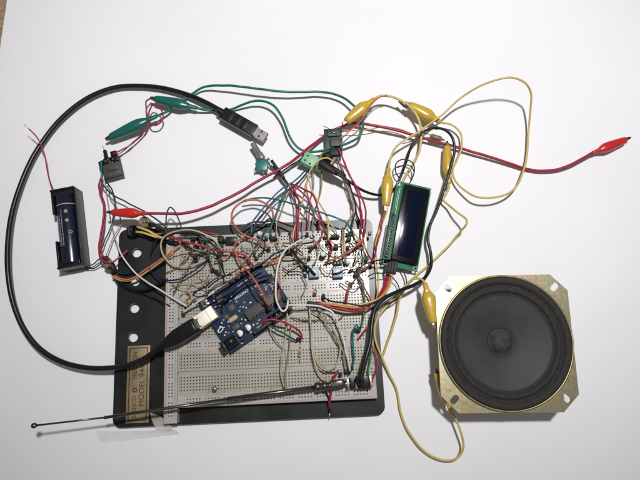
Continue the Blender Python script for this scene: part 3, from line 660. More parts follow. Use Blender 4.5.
# dark square module at the left
c0 = W(110.5,166,9); T = flat((c0.x,c0.y,0), 17)
mo = thing('pin_module', 'dark grey square module with pins hanging in wires below the upper left green clip', 'module', (c0.x,c0.y,3))
b = MB(); b.box(-9.2,-12,4,9.2,9.5,6, T, bev=0.3); b.build('circuit_board', 'soft_grey_plastic', mo)
b = MB(); b.box(-7.4,-11,6,8.6,2.2,10.5, T, bev=0.6); b.box(-2.0,-6,10.5,7.8,1.4,12.0, T, bev=0.3); b.build('module_body', 'soft_grey_plastic', mo)
b = MB(); b.box(-9.6,1.5,6,-5.4,6.2,11.5, T, bev=0.4); b.box(-5.2,2.4,6,2.0,8.5,10, T, bev=0.5); b.box(-3.6,8.5,7,-0.4,17,9.8, T, bev=0.4); b.box(2.6,3.2,6,8.4,13.5,10.2, T, bev=0.5); b.box(-10,-3,5,-7.2,2,9.5,T,bev=0.3)
b.build('pin_block', 'black_plastic', mo)
b = MB()
for x, y in ((-2.6,4.6),(-0.2,5.4),(3.4,1.6),(4.2,4.8),(-6.8,3.0),(1.2,2.6)): b.box(x-0.5,y-0.9,10.2,x+0.5,y+0.9,12.4, T, bev=0.2)
b.tube([T @ Vector((-2,17,9)), T @ Vector((-2.4,19,10)), T @ Vector((-2.2,21,11))], 0.35, 6); b.build('solder', 'steel', mo)
# rotary encoder
c0 = W(261.5,163.5,12); T = flat((c0.x,c0.y,0), -4)
en = thing('rotary_encoder', 'teal rotary encoder with grey shaft pointing up below the USB plug', 'rotary encoder', (c0.x,c0.y,2))
b = MB(); b.box(-5.6,-5.8,4,5.6,5.4,10, T, bev=0.5)
b.build('encoder_body', 'pcb_teal', en)
b = MB()
for x, y in ((-5.2,4.9),(0,5.1),(4.6,4.7),(-5.2,-5.2),(0.6,-5.6),(5.0,-5.0)): b.box(x-0.9,y-0.8,9.4,x+0.9,y+0.8,10.7, T, bev=0.25)
b.build('body_tab', 'pcb_dark_green', en)
b = MB(); p0 = W(262,158.5,9); p1 = W(252.5,143,11)
TT = frame(p0, p1-p0) @ Matrix.Rotation(math.pi/2, 4, 'Y'); L = (p1-p0).length
b.lathe([(3.3,-1),(3.4,0),(3.4,5),(2.7,5.4),(2.7,L-1),(2.2,L)], TT, 20); b.build('shaft', 'shaft_grey', en)
b = MB(); b.tube([W(258,169,9), W(256,171,6), W(254.5,174,3)], 0.35, 6); b.tube([W(256,168,9), W(254,170,5)], 0.3, 6); b.tube([W(262,170,9), W(263.5,173,6)], 0.8, 8)
b.tube([W(268,158,9), W(272,163,8)], 0.7, 8); b.tube([W(268,162,9), W(272.5,167,8)], 0.7, 8); b.build('leg', 'steel', en)
# plug row hanging from the encoder
for i, (a, c) in enumerate((((271.5,160.5,11),(284,178,13)),((274,166,8),(287.5,184,10)))):
    a, c = W(*a), W(*c); T = frame(a, c-a); L = (c-a).length; b = MB(); b.box(0,-1.3,-1.3,L,1.3,1.3, T, bev=0.25)
    b.box(3,-0.9,1.3,L-3,0.9,1.4, T)
    tag(b.build('jumper_plug', ['matte_black', 'steel'][0]), ('upper' if i == 0 else 'lower')+' black jumper plug slanting down right from the teal rotary encoder', 'plug', 'jumper plugs on the encoder')
# dark green board held by the yellow clip
c0 = W(333.5,138,14); T = flat((c0.x,c0.y,0), 5)
gb = thing('sensor_board', 'dark green little board with grey chip gripped by the yellow clip at top centre', 'circuit board', (c0.x,c0.y,3))
b = MB(); b.box(-8.2,-11.5,9,8.4,11.0,10.6, T, bev=0.2); b.build('circuit_board', 'pcb_dark_green', gb)
b = MB(); b.box(-3.5,-8.5,10.6,6.2,0,15, T, bev=0.5); b.box(-5.0,2.5,10.6,6.5,8.5,13, T, bev=0.4); b.build('module_body', 'chip_grey', gb)
b = MB(); b.tube([T @ Vector((-2.5,7.6,13.5)), T @ Vector((0.5,5.6,14)), T @ Vector((4,3.8,13.5))], 0.5, 8); b.tube([W(331,130,13), W(326,127,16), W(322,125.5,19)], 0.35, 6); b.build('wire_loop', 'steel', gb)
b = MB(); b.box(-4.5,-17,8,7,-10,14, T, bev=0.5); b.build('plug_row', 'matte_black', gb)
# pale green terminal block
c0 = W(311.5,159.5,16); T = flat((c0.x,c0.y,0), -28)
tb = thing('terminal_block', 'pale green screw terminal block lying in the wires at top centre', 'terminal block', (c0.x,c0.y,3))
b = MB(); b.box(-8.5,-6.2,6,5.5,5.6,15, T, bev=0.8); b.box(5.5,-4.5,6,12,2.5,12, T, bev=0.6); b.build('block_body', 'pale_green_plastic', tb)
b = MB(); b.box(-10.2,-7.4,4,-5.8,3.4,12.5, T, bev=0.5); b.build('block_back', 'pcb_dark_green', tb)
b = MB()
for x, y in ((-5,-3),(-5,2),(0.5,-4.0)): b.lathe([(1.0,15),(1.0,15.15)], T @ Matrix.Translation((x,y,0)), 12)
b.build('screw', 'pcb_dark_green', tb)
# brown potentiometer under it
c0 = W(327,158,10); T = flat((c0.x,c0.y,0), -30)
po = thing('potentiometer', 'small brown and black potentiometer between the pale green terminal block and the dark green board', 'potentiometer', (c0.x,c0.y,3))
b = MB(); b.box(-7,-7,3,7.5,6.5,10, T, bev=0.8); b.build('pot_body', 'olive_body', po)
b = MB(); b.lathe([(5.2,10),(5.2,13),(3,13.5),(3,17),(2.4,17.6)], T @ Matrix.Translation((0.5,0,0)), 24); b.build('knob', 'matte_black', po)
b = MB(); b.box(-5,6.0,8,6,9.5,9, T, bev=0.2); b.build('leg_row', 'shaft_grey', po)
# black sleeve running down to the right
b = MB(); P = spline(path('325,163,15 335,170,16 345,177,15')); b.tube(P, [2.6]*(len(P)-1)+[2.0], 14)
tag(b.build('heat_shrink_sleeve', 'matte_black'), 'thick black heat shrink sleeve slanting right of the pale green terminal block', 'sleeve')
# connector at the left edge
c0 = W(109,264,12); T = flat((c0.x,c0.y,0), -48)
lc = thing('wire_connector', 'dark wrapped wire connector beside the left edge of the base plate', 'connector', (c0.x,c0.y,4))
b = MB(); b.loft([(-8,2.2,2.0,11),(-6.5,3.4,2.8,11),(3,3.6,3.0,11),(5,2.5,2.4,11),(10,2.2,2.1,10)], T, 16, e=3); b.build('housing', 'matte_black', lc)
b = MB(); b.box(-7.5,-3.9,13.2,-4.5,-1.0,14.2, T, bev=0.3); b.box(-2,-4.1,12.5,2.5,4.1,14.3, T, bev=0.5); b.build('wrap', 'olive_body', lc)
# round plug with yellow wires + brown ring
c0 = W(132.5,230.5,13); c1 = W(137.5,229.5,15); T = frame(c0, c1-c0) @ Matrix.Rotation(math.pi/2, 4, 'Y')
rp = thing('round_plug', 'round black plug with yellow wires at the upper left corner of the base plate', 'plug', (c0.x,c0.y,6))
b = MB(); b.lathe([(4.4,-3),(5.3,-2.2),(5.3,2.5),(4.6,3.2),(3.2,3.3),(3.0,1.6),(0.01,1.6)], T, 28); b.build('plug_body', 'black_plastic', rp)
b = MB(); b.lathe([(5.35,-1.0),(5.55,-0.6),(5.55,0.6),(5.35,1.0)], T, 28, cap=False); b.build('ring', 'chip_grey', rp)
c0 = W(143.5,221.5,20)
b = MB(); b.lathe([(2.2,6),(5.0,7),(5.2,8),(5.2,15),(4.6,16),(3.2,16.3),(3.0,15.3),(1.5,15.2),(1.4,16.5),(0.01,16.7)], flat((c0.x,c0.y,3), 0), 28)
tag(b.build('adjusting_knob', 'olive_body'), 'small round brown knob just below the left red clip', 'knob')
b = MB(); P = spline(path('140,229,10 150,233,10 160,238,11 170,243,14 178,244,16')); b.tube(P, 2.6, 12)
tag(b.build('cable_sleeve', 'black_plastic'), 'lower thick black cable sleeve under the yellow wires at the upper left of the plate', 'sleeve', 'cable sleeves at the upper left of the plate')
b = MB(); P = spline(path('147,223,17 156,226,19 165,230,18 174,233,17')); b.tube(P, 1.8, 12)
tag(b.build('cable_sleeve', 'matte_black'), 'upper black cable sleeve leaving the small round brown knob', 'sleeve', 'cable sleeves at the upper left of the plate')

# ------------------------------------------------------------------ components on the breadboard
def board_z(): return 15.0
def resistor(px, py, ang, label, l=6.0, body='tan_body', z=18.5, leads=5.0):
    c = W(px, py, z); T = flat((c.x, c.y, z), ang)
    o = thing('resistor', label, 'resistor', (c.x, c.y, 15.1), 'small resistors on the breadboard')
    TX = T @ Matrix.Rotation(math.pi/2, 4, 'Y')
    b = MB(); h = l/2; b.lathe([(0.3,-h-0.2),(1.0,-h),(1.25,-h+0.6),(1.0,-h+1.4),(0.95,h-1.4),(1.25,h-0.6),(1.0,h),(0.3,h+0.2)], TX, 14); b.build('body', body, o)
    b = MB()
    for s_ in (-1, 1): b.tube([T @ Vector((s_*h,0,0)), T @ Vector((s_*(h+leads-1),0,0)), T @ Vector((s_*(h+leads),0,-1.2)), T @ Vector((s_*(h+leads),0,15-z-1.5))], 0.28, 6)
    b.build('lead', 'steel', o)
    for x, m in ((-1.3,'ink_brown'),(-0.3,'wire_red'),(0.7,'ink_dark'),(1.9,'gold_pin')):
        b = MB(); b.lathe([(1.03,x-0.22),(1.03,x+0.22)], TX, 14, cap=False); b.build('colour_band', m, o)
def transistor(px, py, ang, label, z=21.0):
    c = W(px, py, z); T = flat((c.x, c.y, 0), ang)
    o = thing('transistor', label, 'transistor', (c.x, c.y, 15.1), 'small black transistors on the breadboard')
    pr = [(2.3*math.cos(a), 2.3*math.sin(a)) for a in [math.radians(-30+240*k/14) for k in range(15)]]
    b = MB(); b.plate(pr, [], z-3.2, z+1.4, T); b.build('body', 'matte_black', o)
    b = MB()
    for k in (-1,0,1): b.box(k*1.27-0.25,-0.25,13.5,k*1.27+0.25,0.25,z-3.2, T)
    b.build('leg', 'steel', o)
def plug_pair(px, py, ang, n, label, h=8, m='matte_black'):
    c = W(px, py, 15+h); T = flat((c.x, c.y, 0), ang)
    b = MB()
    for k in range(n): b.box((k-n/2)*2.6+0.05,-1.3,15.15,(k-n/2)*2.6+2.5,1.3,15.1+h, T, bev=0.2)
    tag(b.build('header_plug', m), label, 'plug', 'black header plugs standing in the breadboard')
def ecap(px, py, label, r=2.6, h=9, top='steel', body='matte_black'):
    c = W(px, py, 15+h); T = Matrix.Translation((c.x, c.y, 0))
    o = thing('capacitor', label, 'capacitor', (c.x, c.y, 15.1), 'small cylindrical capacitors on the breadboard')
    b = MB(); b.lathe([(r*0.9,15.6),(r,16),(r,16.8),(r*0.93,17.2),(r,17.6),(r,14.7+h),(r*0.86,15+h)], T, 24); b.build('can', body, o)
    b = MB(); b.lathe([(r*0.85,15+h+0.01),(r*0.84,15.12+h),(0.01,15.14+h)], T, 24); b.build('can_top', top, o)
def trimmer(px, py, label, blk=True):
    c = W(px, py, 22); T = flat((c.x, c.y, 0), BROT+1)
    o = thing('trimmer', label, 'trimmer', (c.x, c.y, 15.1), 'blue trimmers on the breadboard')
    b = MB(); b.box(-4.4,-4.6,15.8,4.4,4.2,22, T, bev=0.35); b.build('body', 'trim_blue', o)
    b = MB(); b.lathe([(1.9,22.0),(1.9,22.5),(1.5,22.6)], T @ Matrix.Translation((-0.4,0.6,0)), 20); b.box(-1.9,0.3,22.6,1.1,0.9,22.7, T); b.build('adjuster', 'ink_white', o)
    b = MB(); b.box(-3,-0.8,22.01,-2.4,2.6,22.05,T); b.box(1.6,-3.4,22.01,3.4,-2.9,22.05,T); b.build('print', 'ink_white', o)
trimmer(314,272, 'blue square trimmer left of the other one, at the foot of the slanting black wire')
trimmer(338,272, 'blue square trimmer to the right, next to the clear LED')
ecap(323,254, 'black capacitor with shiny top standing between the two blue trimmers in the upper strip', 2.7, 10, 'white_cap')
ecap(214.3,389, 'single silver capsule standing alone in the lower left of the breadboard', 1.9, 6, 'steel', 'steel')
ecap(298,339, 'small dark capacitor at the end of the short red wire in the middle bus strip', 1.6, 5, 'matte_black')
def led(px, py, label, r=2.4, h=9, m='white_cap', group='small lamps on the breadboard'):
    c = W(px, py, 15+h); T = Matrix.Translation((c.x, c.y, 0))
    o = thing('led_lamp', label, 'lamp', (c.x, c.y, 15.1), group)
    b = MB(); b.lathe([(r*1.15,15+h-7),(r*1.15,15+h-6.2),(r,15+h-6.1),(r,15+h-r),(r*0.8,15+h-r*0.45),(r*0.45,15+h-0.25),(0.01,15+h)], T, 24); b.build('lens', m, o)
    b = MB()
    for k in (-1.27,1.27): b.box(k-0.25,-0.25,13.5,k+0.25,0.25,15+h-7, T)
    b.build('leg', 'steel', o)
led(259.3,233, 'round white lamp at the top edge of the breadboard between the blue and teal wires')
led(348,262, 'clear bright lamp just right of the right blue trimmer', 1.9, 8)
# black pieces along the top
b = MB(); c = W(230.5,239.5,24); T = flat((c.x,c.y,0), 2)
pk = thing('slide_switch', 'black slide switch lying across the top bus strip left of the white lamp', 'switch', (c.x,c.y,15.1))
b.box(-4.5,-2.6,17,5.5,2.6,24, T, bev=0.4); b.build('body', 'black_plastic', pk)
b = MB(); b.box(-11,-2.0,16,-6.5,3.6,25, T, bev=0.5); b.box(-10,-5.5,16,-7.5,-2.2,21, T, bev=0.3); b.box(-6.5,-0.8,19,-4.4,1.0,22, T, bev=0.3); b.build('lever', 'matte_black', pk)
for i, (x, y, n, l) in enumerate(((266,237,1,'black header plug standing just right of the white lamp'),(273.5,237.5,2,'dark double plug at the foot of the steep teal wire'),
    (268.5,248.5,1,'black header plug at the end of the salmon wire in the upper strip'),(193,238,2,'black header plug under the beige loop at the upper left of the breadboard'),
    (199,240,1,'small black header plug right of the double one below the beige loop'),(185.5,242,1,'small dark plug where the two red wires meet at the upper left'),
    (335,236,3,'row of black header plugs in the top bus strip right of the red wires'),(349,234,2,'black header plug pair where the teal wire ends in the top bus'),
    (325,236,1,'dark header plug left of the row in the top bus strip'),(289,252,2,'black header plug pair at the top of the slanting black wire'),
    (309,257,1,'dark header plug above the left blue trimmer'),(348,247,1,'small black plug beside the green and yellow wires'),
    (338,263,3,'black header plug row directly above the right blue trimmer'),(357,274,2,'dark header plug pair right of the right blue trimmer where red wires end'),
    (351,285,1,'brownish header plug in the second bus strip above the short upright red wire'),(323.5,295,1,'black header plug at the start of the thin black wire in the middle strip'),
    (218,272,1,'black header plug where the dark wire ends left of the blue board'),(212,270,1,'black header plug at the lower end of the dark green wire in the upper strip'),
    (194,256,1,'upper dark plug in the tangle of the upper left strip'),(196,260,1,'lower dark plug in the tangle of the upper left strip'),
    (183,314,1,'dark plug left of the silver USB socket'),(348,372,2,'dark plug pair where the white wires end above the jack'),(341,374,1,'dark plug left of the pair above the jack'),
    (217,257,1,'tiny dark plug in the upper strip between the two dark wires'),(370,233,1,'black plug in the top right corner of the breadboard'),(358,330,2,'dark green wired plug in the middle bus strip near the right edge'))):
    plug_pair(x, y, BROT+random.uniform(-6,6), n, l, random.uniform(5, 8.5), 'matte_black' if i % 4 else 'black_plastic')
# IC like connector at the end of display wires
b = MB(); c = W(314,303,24); T = flat((c.x,c.y,0), -6); b.box(-6,-1.6,15.3,6,1.4,23.5, T, bev=0.3)
tag(b.build('header_plug', 'matte_black'), 'black four pin plug where the display wires enter the middle strip', 'plug', 'black header plugs standing in the breadboard')
for x, y, l in ((315,292,'brass coloured crystal can left of the two in the second bus strip'),(324,307,'olive brown disc piece below the display wires')):
    c = W(x, y, 22); b = MB(); b.loft([(-2.4,0.8,2.5,0),(-1.9,1.6,3.4,0),(1.9,1.6,3.4,0),(2.4,0.8,2.5,0)], flat((c.x,c.y,19), 80 if x < 320 else 5), 16)
    b.box(-1.5,-0.2,-5,-1.1,0.2,0, flat((c.x,c.y,19), 80 if x < 320 else 5)); b.box(1.1,-0.2,-5,1.5,0.2,0, flat((c.x,c.y,19), 80 if x < 320 else 5))
    tag(b.build('crystal', 'gold_pin' if x < 320 else 'olive_body'), l, 'component')
for i, (x, y, m, l) in enumerate(((351,270,'brown_body','brown ceramic disc below the clear lamp'),(364,268,'tan_body','tan ceramic disc near the right edge right of the clear lamp'),(196,243,'tan_body','tan ceramic disc beside the red wire at the upper left'),(318,246,'wire_beige','pale ceramic disc above the black capacitor'))):
    c = W(x, y, 22); T = flat((c.x,c.y,20), 20+37*i); b = MB(); b.lathe([(1.2,-0.9),(2.3,-0.6),(2.5,0),(2.3,0.6),(1.2,0.9)], T @ Matrix.Rotation(math.pi/2, 4, 'X'), 18); b.box(-1.4,-0.2,-6,-1,0.2,-1,T); b.box(1,-0.2,-6,1.4,0.2,-1,T)
    tag(b.build('ceramic_capacitor', m), l, 'capacitor')
for x, y, a, l in ((187,303,20,'tan resistor left of the silver reset button area, crossing the white wire'),(204,284,-55,'tan resistor lying below the beige loop in the second strip'),
    (182,262,70,'tan resistor in the upper left strip near the orange wire'),(246,258,-60,'tan resistor between the two salmon wires in the upper strip'),
    (297,262,15,'tan resistor left of the left blue trimmer'),(307,320,-8,'tan resistor left of the olive wires in the middle strip'),(360,245,62,'tan resistor near the top right corner of the breadboard'),
    (356,262,50,'tan resistor above the red wires near the right edge'),(343,350,80,'tan resistor crossing the white wire in the lower strip'),(300,353,88,'tan resistor standing below the small dark capacitor'),
    (278,240,85,'tan resistor in the top bus right of the teal wire'),(335,258,80,'tan resistor left of the clear lamp above the blue trimmer'),(311,246,12,'tan resistor above the left blue trimmer near the red wires'),
    (206,252,-30,'tan resistor below the long red wire at the upper left'),(300,246,70,'tan resistor between the slanting black wire and the red wires')):
    resistor(x, y, a, l)
transistor(196,247,40,'black transistor under the long red wire at the upper left of the board')
transistor(305,268,10,'black transistor left of the left blue trimmer')
transistor(366,259,-20,'black transistor near the right edge beside the green wire')
transistor(336,247,0,'black transistor between the yellow and red wires in the upper right strip')
transistor(349,239,15,'black transistor next to the teal wire end')

# ------------------------------------------------------------------ jumper wires
# left side
J('outer crimson wire curving from the black module down beside the left connector', 'crimson', '101,178,10 99,186,12 103,200,14 103.5,214,15 101,235,13 98.5,250,12 102,260,14 111,263,16 120,257,14 128,250,12', None, None, r=0.85)
J('inner crimson wire curving from the black module down beside the left connector', 'crimson', '103,180,10 101,190,11 105,208,12 103,230,12 100.5,246,12 104,257,13 110,259,14', None, None, r=0.7)
J('crimson loop of wire beside the green clip under the black cable', 'crimson', '151,98,9 146,102,14 149,120,12 152,125,12 160,123,14 163,116,16 160,108,17 153,105,15 149,112,12 148,124,11 140,136,9 130,145,9 117,152,11 113,154,11', None, None, r=0.75)
J('thin crimson wire below the loop going to the black module', 'crimson', '147,126,8 141,136,7 131,145,6 119,154,8 114,157,9', None, None, r=0.5)
J('black wire running straight down from the black module past the left red clip', 'black', '106,181,10 112,190,10 115,200,10 114,215,9 109,231,9 104,243,10 100,254,11', None, None, r=0.6)
J('dark green wire slanting from the dark square module under the left red clip', 'dark_green', '101,165,12 101.5,174,14 103,184,13 113,195,12 129,203.5,12 143,210.6,12 159,221.6,14 169,230,20', None, 'B', r=0.7)
J('teal wire stub along the left edge of the black module', 'teal', '101,162,15 101.5,172,16 102,182,14', None, None, r=0.8)
J('grey wire from the black module crossing to the right of the left red clip', 'grey', '108,182,9 110,196,8 117,208,7 121,222,7 112,240,8 106,256,10', None, None, r=0.5)
J('pale grey wire dropping from the dark module toward the long white wire', 'grey', '105,183,10 107,196,9 110,215,9 114,235,10 120,251,12', None, None, r=0.5)
J('long white wire crossing the left of the base plate down to the silver USB socket', 'white', '117,243,11 120,251,13 126,262,14 140,277,15 160,290,18 178,301,21 187,306.5,21', None, 'P', r=0.75)
J('short white wire slanting up from a dark plug to the reset button', 'white', '183,313,20 190,307,24 199,301.5,26 207,296,28 214,292,30', 'P', None, r=0.8)
J('orange wire from the left connector sweeping up right over the base plate', 'orange', '114,275.5,11 122,279,12 133,278,13 148,268,17 163,258,20 172,251,22 180,245,21', None, 'B', r=0.8)
J('tan wire just under the orange one from the left connector over the base plate', 'tan', '112,276,10 121,280.5,10 133,280,11 149,270,15 164,259.5,18 173,253,20', None, 'B', r=0.8)
J('upper thick black wire of the pair bowing under the orange wire on the base plate', 'black', '112,272,8 119,281,8 132,289,9 146,290,10 157,285.5,12 168,279,15', None, None, r=1.2)
J('lower thin black wire bowing under the orange wire on the base plate', 'black', '112,274,8 118,283,8 130,291,8 143,294,9 158,300,10 170,306,17', None, 'B', r=0.6)
J('short black wire near the upper holes left of the orange wire', 'black', '113,268,11 122,274,9 132,273,9 138,270,9', None, None, r=0.6)
J('dark navy wire loop hanging over the base plate left of the breadboard', 'navy', '163,233,20 157,239,18 150.5,251,15 149,266,15 155,275,16 166,280,19 179,279.5,22 191,273,24 202,265,24 207.5,259,21', 'P', 'P', r=0.7)
J('beige wire loop arching over the upper left corner of the breadboard', 'beige', '208,259,20 192,265.6,21 177,266.5,21 167,260,22 161.5,250.6,24 162.5,239,27 174,231.5,30 190,230,32 204,234,30 215,241,27 223,251,22', 'B', 'B', r=0.8)
J('dark wire following the inside of the beige loop and dropping to the blue board', 'black', '164,240,22 170,234,26 180,233,28 194,233.5,29 207.5,239,28 217,251,27 221,264,27 225,276,30', None, None, r=0.75)
J('dark green loop standing up above the top edge at the upper left', 'dark_green', '166,225,20 166.5,213,24 170,207.5,26 175,211,26 179,220,23 182,230,20', 'B', 'B', r=0.65)
J('upper yellow wire leaving the round black plug', 'yellow', '137,227,15 142,228.5,18 149,231,19 157,236,19 165,239,19', None, 'B', r=1.0)
J('lower yellow wire leaving the round black plug', 'yellow', '136,232,15 144,233,17 152,236,18 159,237.5,18 166,238,18', None, 'B', r=1.0)
J('orange wire tucked behind the yellow wires at the round plug', 'orange', '141,230,13 149,234,15 158,234,16 166,233,17', None, 'B', r=0.7)
J('long red wire running right from the upper left corner of the breadboard', 'red', '166,232,20 172,236,22 181,241,24 193,244,25 208,248,25 225,251.5,25 237,252.5,24 246,256,23 250,262,23 254,267,28', 'P', None, r=0.95)
J('short red wire along the top bus strip ending at the black slide switch', 'red', '199,231.5,20 206,232.5,21 213,233.5,21 220,235,20', 'B', 'B', r=0.6)
J('short brown wire dropping from the red wire to a dark plug at the upper left', 'brown', '181,240,21 187,246,22 191,252,22 195,257,20', 'B', 'P', r=0.65)
J('black wire fanning right from under the red wire at the upper left', 'black', '181,242,20 189,248,23 198,252,23 205,255,21 207,258,20', 'B', 'P', r=0.65)
J('dark green wire dropping to a black plug left of the blue board', 'dark_green', '198,236,21 205,240,26 208,247,27 209,258,26 212,267,24 216,271,21', 'P', 'P', r=0.7)
J('thin brown wire lying flat across the upper left strip', 'brown', '166,273,18 176,268,19 186,259,20 191,252,19', 'B', 'B', r=0.45)
J('thin tan wire arching over the upper left strip', 'tan', '168,259,18 178,253,21 188,251.5,21 196,254,18', 'B', 'B', r=0.5)
J('thin tan wire in the second strip left of the blue board', 'tan', '186,300,18 196,291,20 205,280,21 210,270,18', 'B', 'B', r=0.45)
J('black loop to the left of the blue board header', 'black', '232,275,30 218,277,33 205,287,34 195,292,33 193,295,32 198,297,31 208,295,31', None, None, r=0.6)
J('dark wire slanting along the upper edge of the blue board', 'black', '208,288,30 216,281,32 228,275,33 240,268,31 250,264,26', None, None, r=0.6)
# salmon, orange, navy
J('large salmon wire loop rising above the top edge of the breadboard', 'salmon', '273,222,16 272,211,17 266,204,18 256,200,19 245,201,20 236,206,22 231.5,215,24 234,225,25 243,234,25 256,240,24 268,248,22', None, 'P', r=0.9)
J('salmon wire bending round from the top bus and running down over the blue board', 'salmon', '249,236,20 241,239,23 235,245,25 235,253,26 240,262,28 247,270,33 255,281,36 261,291,36 265,300,34 269,309,31', 'P', 'P', r=0.85)
J('orange wire lying across the top of the blue board toward the upper strip', 'orange', '236,274,31 244,270,31 252,267,29 264,263.5,26 273,261,24 281,259.5,22', 'B', 'B', r=0.85)
J('navy wire crossing the orange one above the blue board', 'navy', '250,269,31 258,265.5,30 265,261,29 272.5,255,27 279,252,26 287,249.5,22', 'B', 'P', r=0.85)
J('salmon wire branching down the right side of the blue board', 'salmon', '272,259,24 276,265,28 279,276,31 279,290,31 277,303,31', None, 'P', r=0.7)
J('upper navy wire lying over the header of the blue board', 'navy', '207,302,31 216,297,34 230,288,35 244,279,35 258,270,34 262,268,32', None, None, r=0.75)
J('lower navy wire lying over the header of the blue board', 'navy', '213,307,28 222,301,32 232,293,34 248,281,35 262,276,34 272,275,31', None, None, r=0.75)
J('black wire looping over the upper half of the blue board', 'black', '240,272,33 248,279,36 256,291,37 263,300,36 268,307,33', None, 'P', r=0.65)
J('short black wire on the blue board ending near the crystal', 'black', '222,313,25 222,305,29 228,298,31 236,291,33', None, None, r=0.6)
J('navy wire resting on the right end of the blue board', 'navy', '258,279,33 268,277,34 275,280,34 281,290,33 286,299,32', None, 'P', r=0.65)
for i, (x, y) in enumerate(((231,281.5),(236.5,278),(242,274.5),(247.5,271),(253,267.5))):
    c = W(x, y, 33); b = MB(); b.box(-1.25,-1.25,29,1.25,1.25,33.5+i % 2, flat((c.x,c.y,0), 34), bev=0.2)
    tag(b.build('jumper_plug', 'matte_black'), ['first', 'second', 'third', 'fourth', 'fifth'][i]+' black plug from the left in the long upper header of the blue board', 'plug', 'black plugs in the headers of the blue board')
for i, (x, y) in enumerate(((270,314),(275,311),(280,307.5),(285,304.5),(289,308))):
    c = W(x, y, 33); b = MB(); b.box(-1.3,-1.3,22 if i == 4 else 29,1.3,1.3,33.5+i % 2, flat((c.x,c.y,0), 34), bev=0.2)
    tag(b.build('jumper_plug', 'matte_black'), ['first', 'second', 'third', 'fourth', 'fifth'][i]+' black plug from the left in the lower right header of the blue board', 'plug', 'black plugs in the headers of the blue board')
# white wires centre
J('white wire arching down to a small loop at the right end of the blue board', 'white', '313,240,20 300,241,25 288,248,30 281,257,33 277,271,36 275.5,288,37 278,304,36 283,311,34 287,308,34 288,300,33', 'B', None, r=0.85)
J('white wire running right from the blue board and bending down toward the jack', 'white', '284,306,33 292,305,31 310,305.5,28 323,307.5,27 332,312,27 338,322,26 343,338,25 346,352,24 349,364,23 350,371,22', None, 'P', r=0.85)
J('olive wire starting below the display wires and running down right to the lower strip', 'olive', '317,304,22 321,311,24 331,326,24 338,340,24 343,352,24 345,363,23 346,371,21', 'B', 'P', r=0.65)
J('second olive wire crossing the bus strip left of the other', 'olive', '312,312,20 320,316,22 328,327,22 334,338,21 338,345,19', 'B', 'B', r=0.55)
J('straight beige wire dropping through the middle strips', 'beige', '309.5,304,21 310,315,22 311,330,22 312,345,22 316,358,23 322,366,22 331,371,21 337,371,20', 'B', 'B', r=0.75)
J('inner of the two beige U shaped loops in the lower right strip', 'beige', '312,345,20 314,356,23 319,365,25 326,370,25 334,368,25 339,358,25 340,345,24 336,336,22 332,331,20', None, 'B', r=0.7)
J('outer beige wire swinging below the U shaped loops to the antenna joint', 'beige', '311,337,21 312,350,23 314.5,363,25 320,373,26 327,380,25 332,384,24', 'B', None, r=0.7)
J('left of the two long beige wires running down below the blue board', 'beige', '287,312,24 287,325,23 285.5,337,23 283,349,23 281,360,23 281,372,22 284,387,21', None, 'B', r=0.7)
J('right of the two long beige wires running down below the blue board', 'olive', '291,326,20 290,340,22 288,357,22 285.5,372,22 285.5,390,21', 'B', 'B', r=0.55)
J('short red wire curving from the lower header of the blue board', 'red', '262,322.5,31 269,319.5,32 278,320.5,31 289,324.5,28 298,330,25 302,336,22 300.5,341,20', None, 'B', r=0.9)
J('dark green wire from the lower header of the blue board to the small dark capacitor', 'dark_green', '270,325,27 278,331,25 288,336,23 297,341,20', None, 'B', r=0.75)
J('thin olive wire below the dark green one beside the lower header', 'olive', '269,326,26 272,334,23 278,343,21 284,349,19', None, 'B', r=0.5)
J('thin brown wire lying horizontally through the middle strip right of the blue board', 'brown', '291,317,19 300,320,20 310,320,20 321,320,18', 'B', 'B', r=0.4)
# green right
J('teal wire looping in the middle bus and running down the lower right strip', 'teal', '359,330,22 357,325,24 354,328,25 352.8,338,24 353,350,23 354,361,22 352,368,21', 'P', 'P', r=0.75)
J('leaf green wire hanging down the right end of the upper strips', 'leaf', '358,238,20 363,247,23 364,258,24 362,268,24 359,276,24 363,288,23 365,300,22 364,314,22 361,328,20', 'B', 'B', r=0.75)
J('leaf green wire at the lower right beside the black audio cable', 'leaf', '372,346,20 371,356,22 369,367,22 368,378,20', 'B', 'B', r=0.7)
J('short red wire crossing the middle bus behind the black audio cable', 'red', '371,321,22 367,328,23 362,334,22 358,339,20', None, 'B', r=0.75)
J('red wire bowing along the right edge down to the jack', 'red', '371,344,20 376,354,22 377,366,22 373,378,21 368,390,20', 'B', 'B', r=0.75)
J('crimson wire hanging from the antenna base over the bottom edge of the plate', 'crimson', '338,371,22 334,377,22 331,384,18 330.5,392,17 329.5,402,14 330,408,10', 'B', None, r=1.1)
J('black wire end beside the crimson one under the antenna joint', 'black', '325,390,20 328,398,16 329,405,11 329.5,413,8', None, 'F', r=0.8)
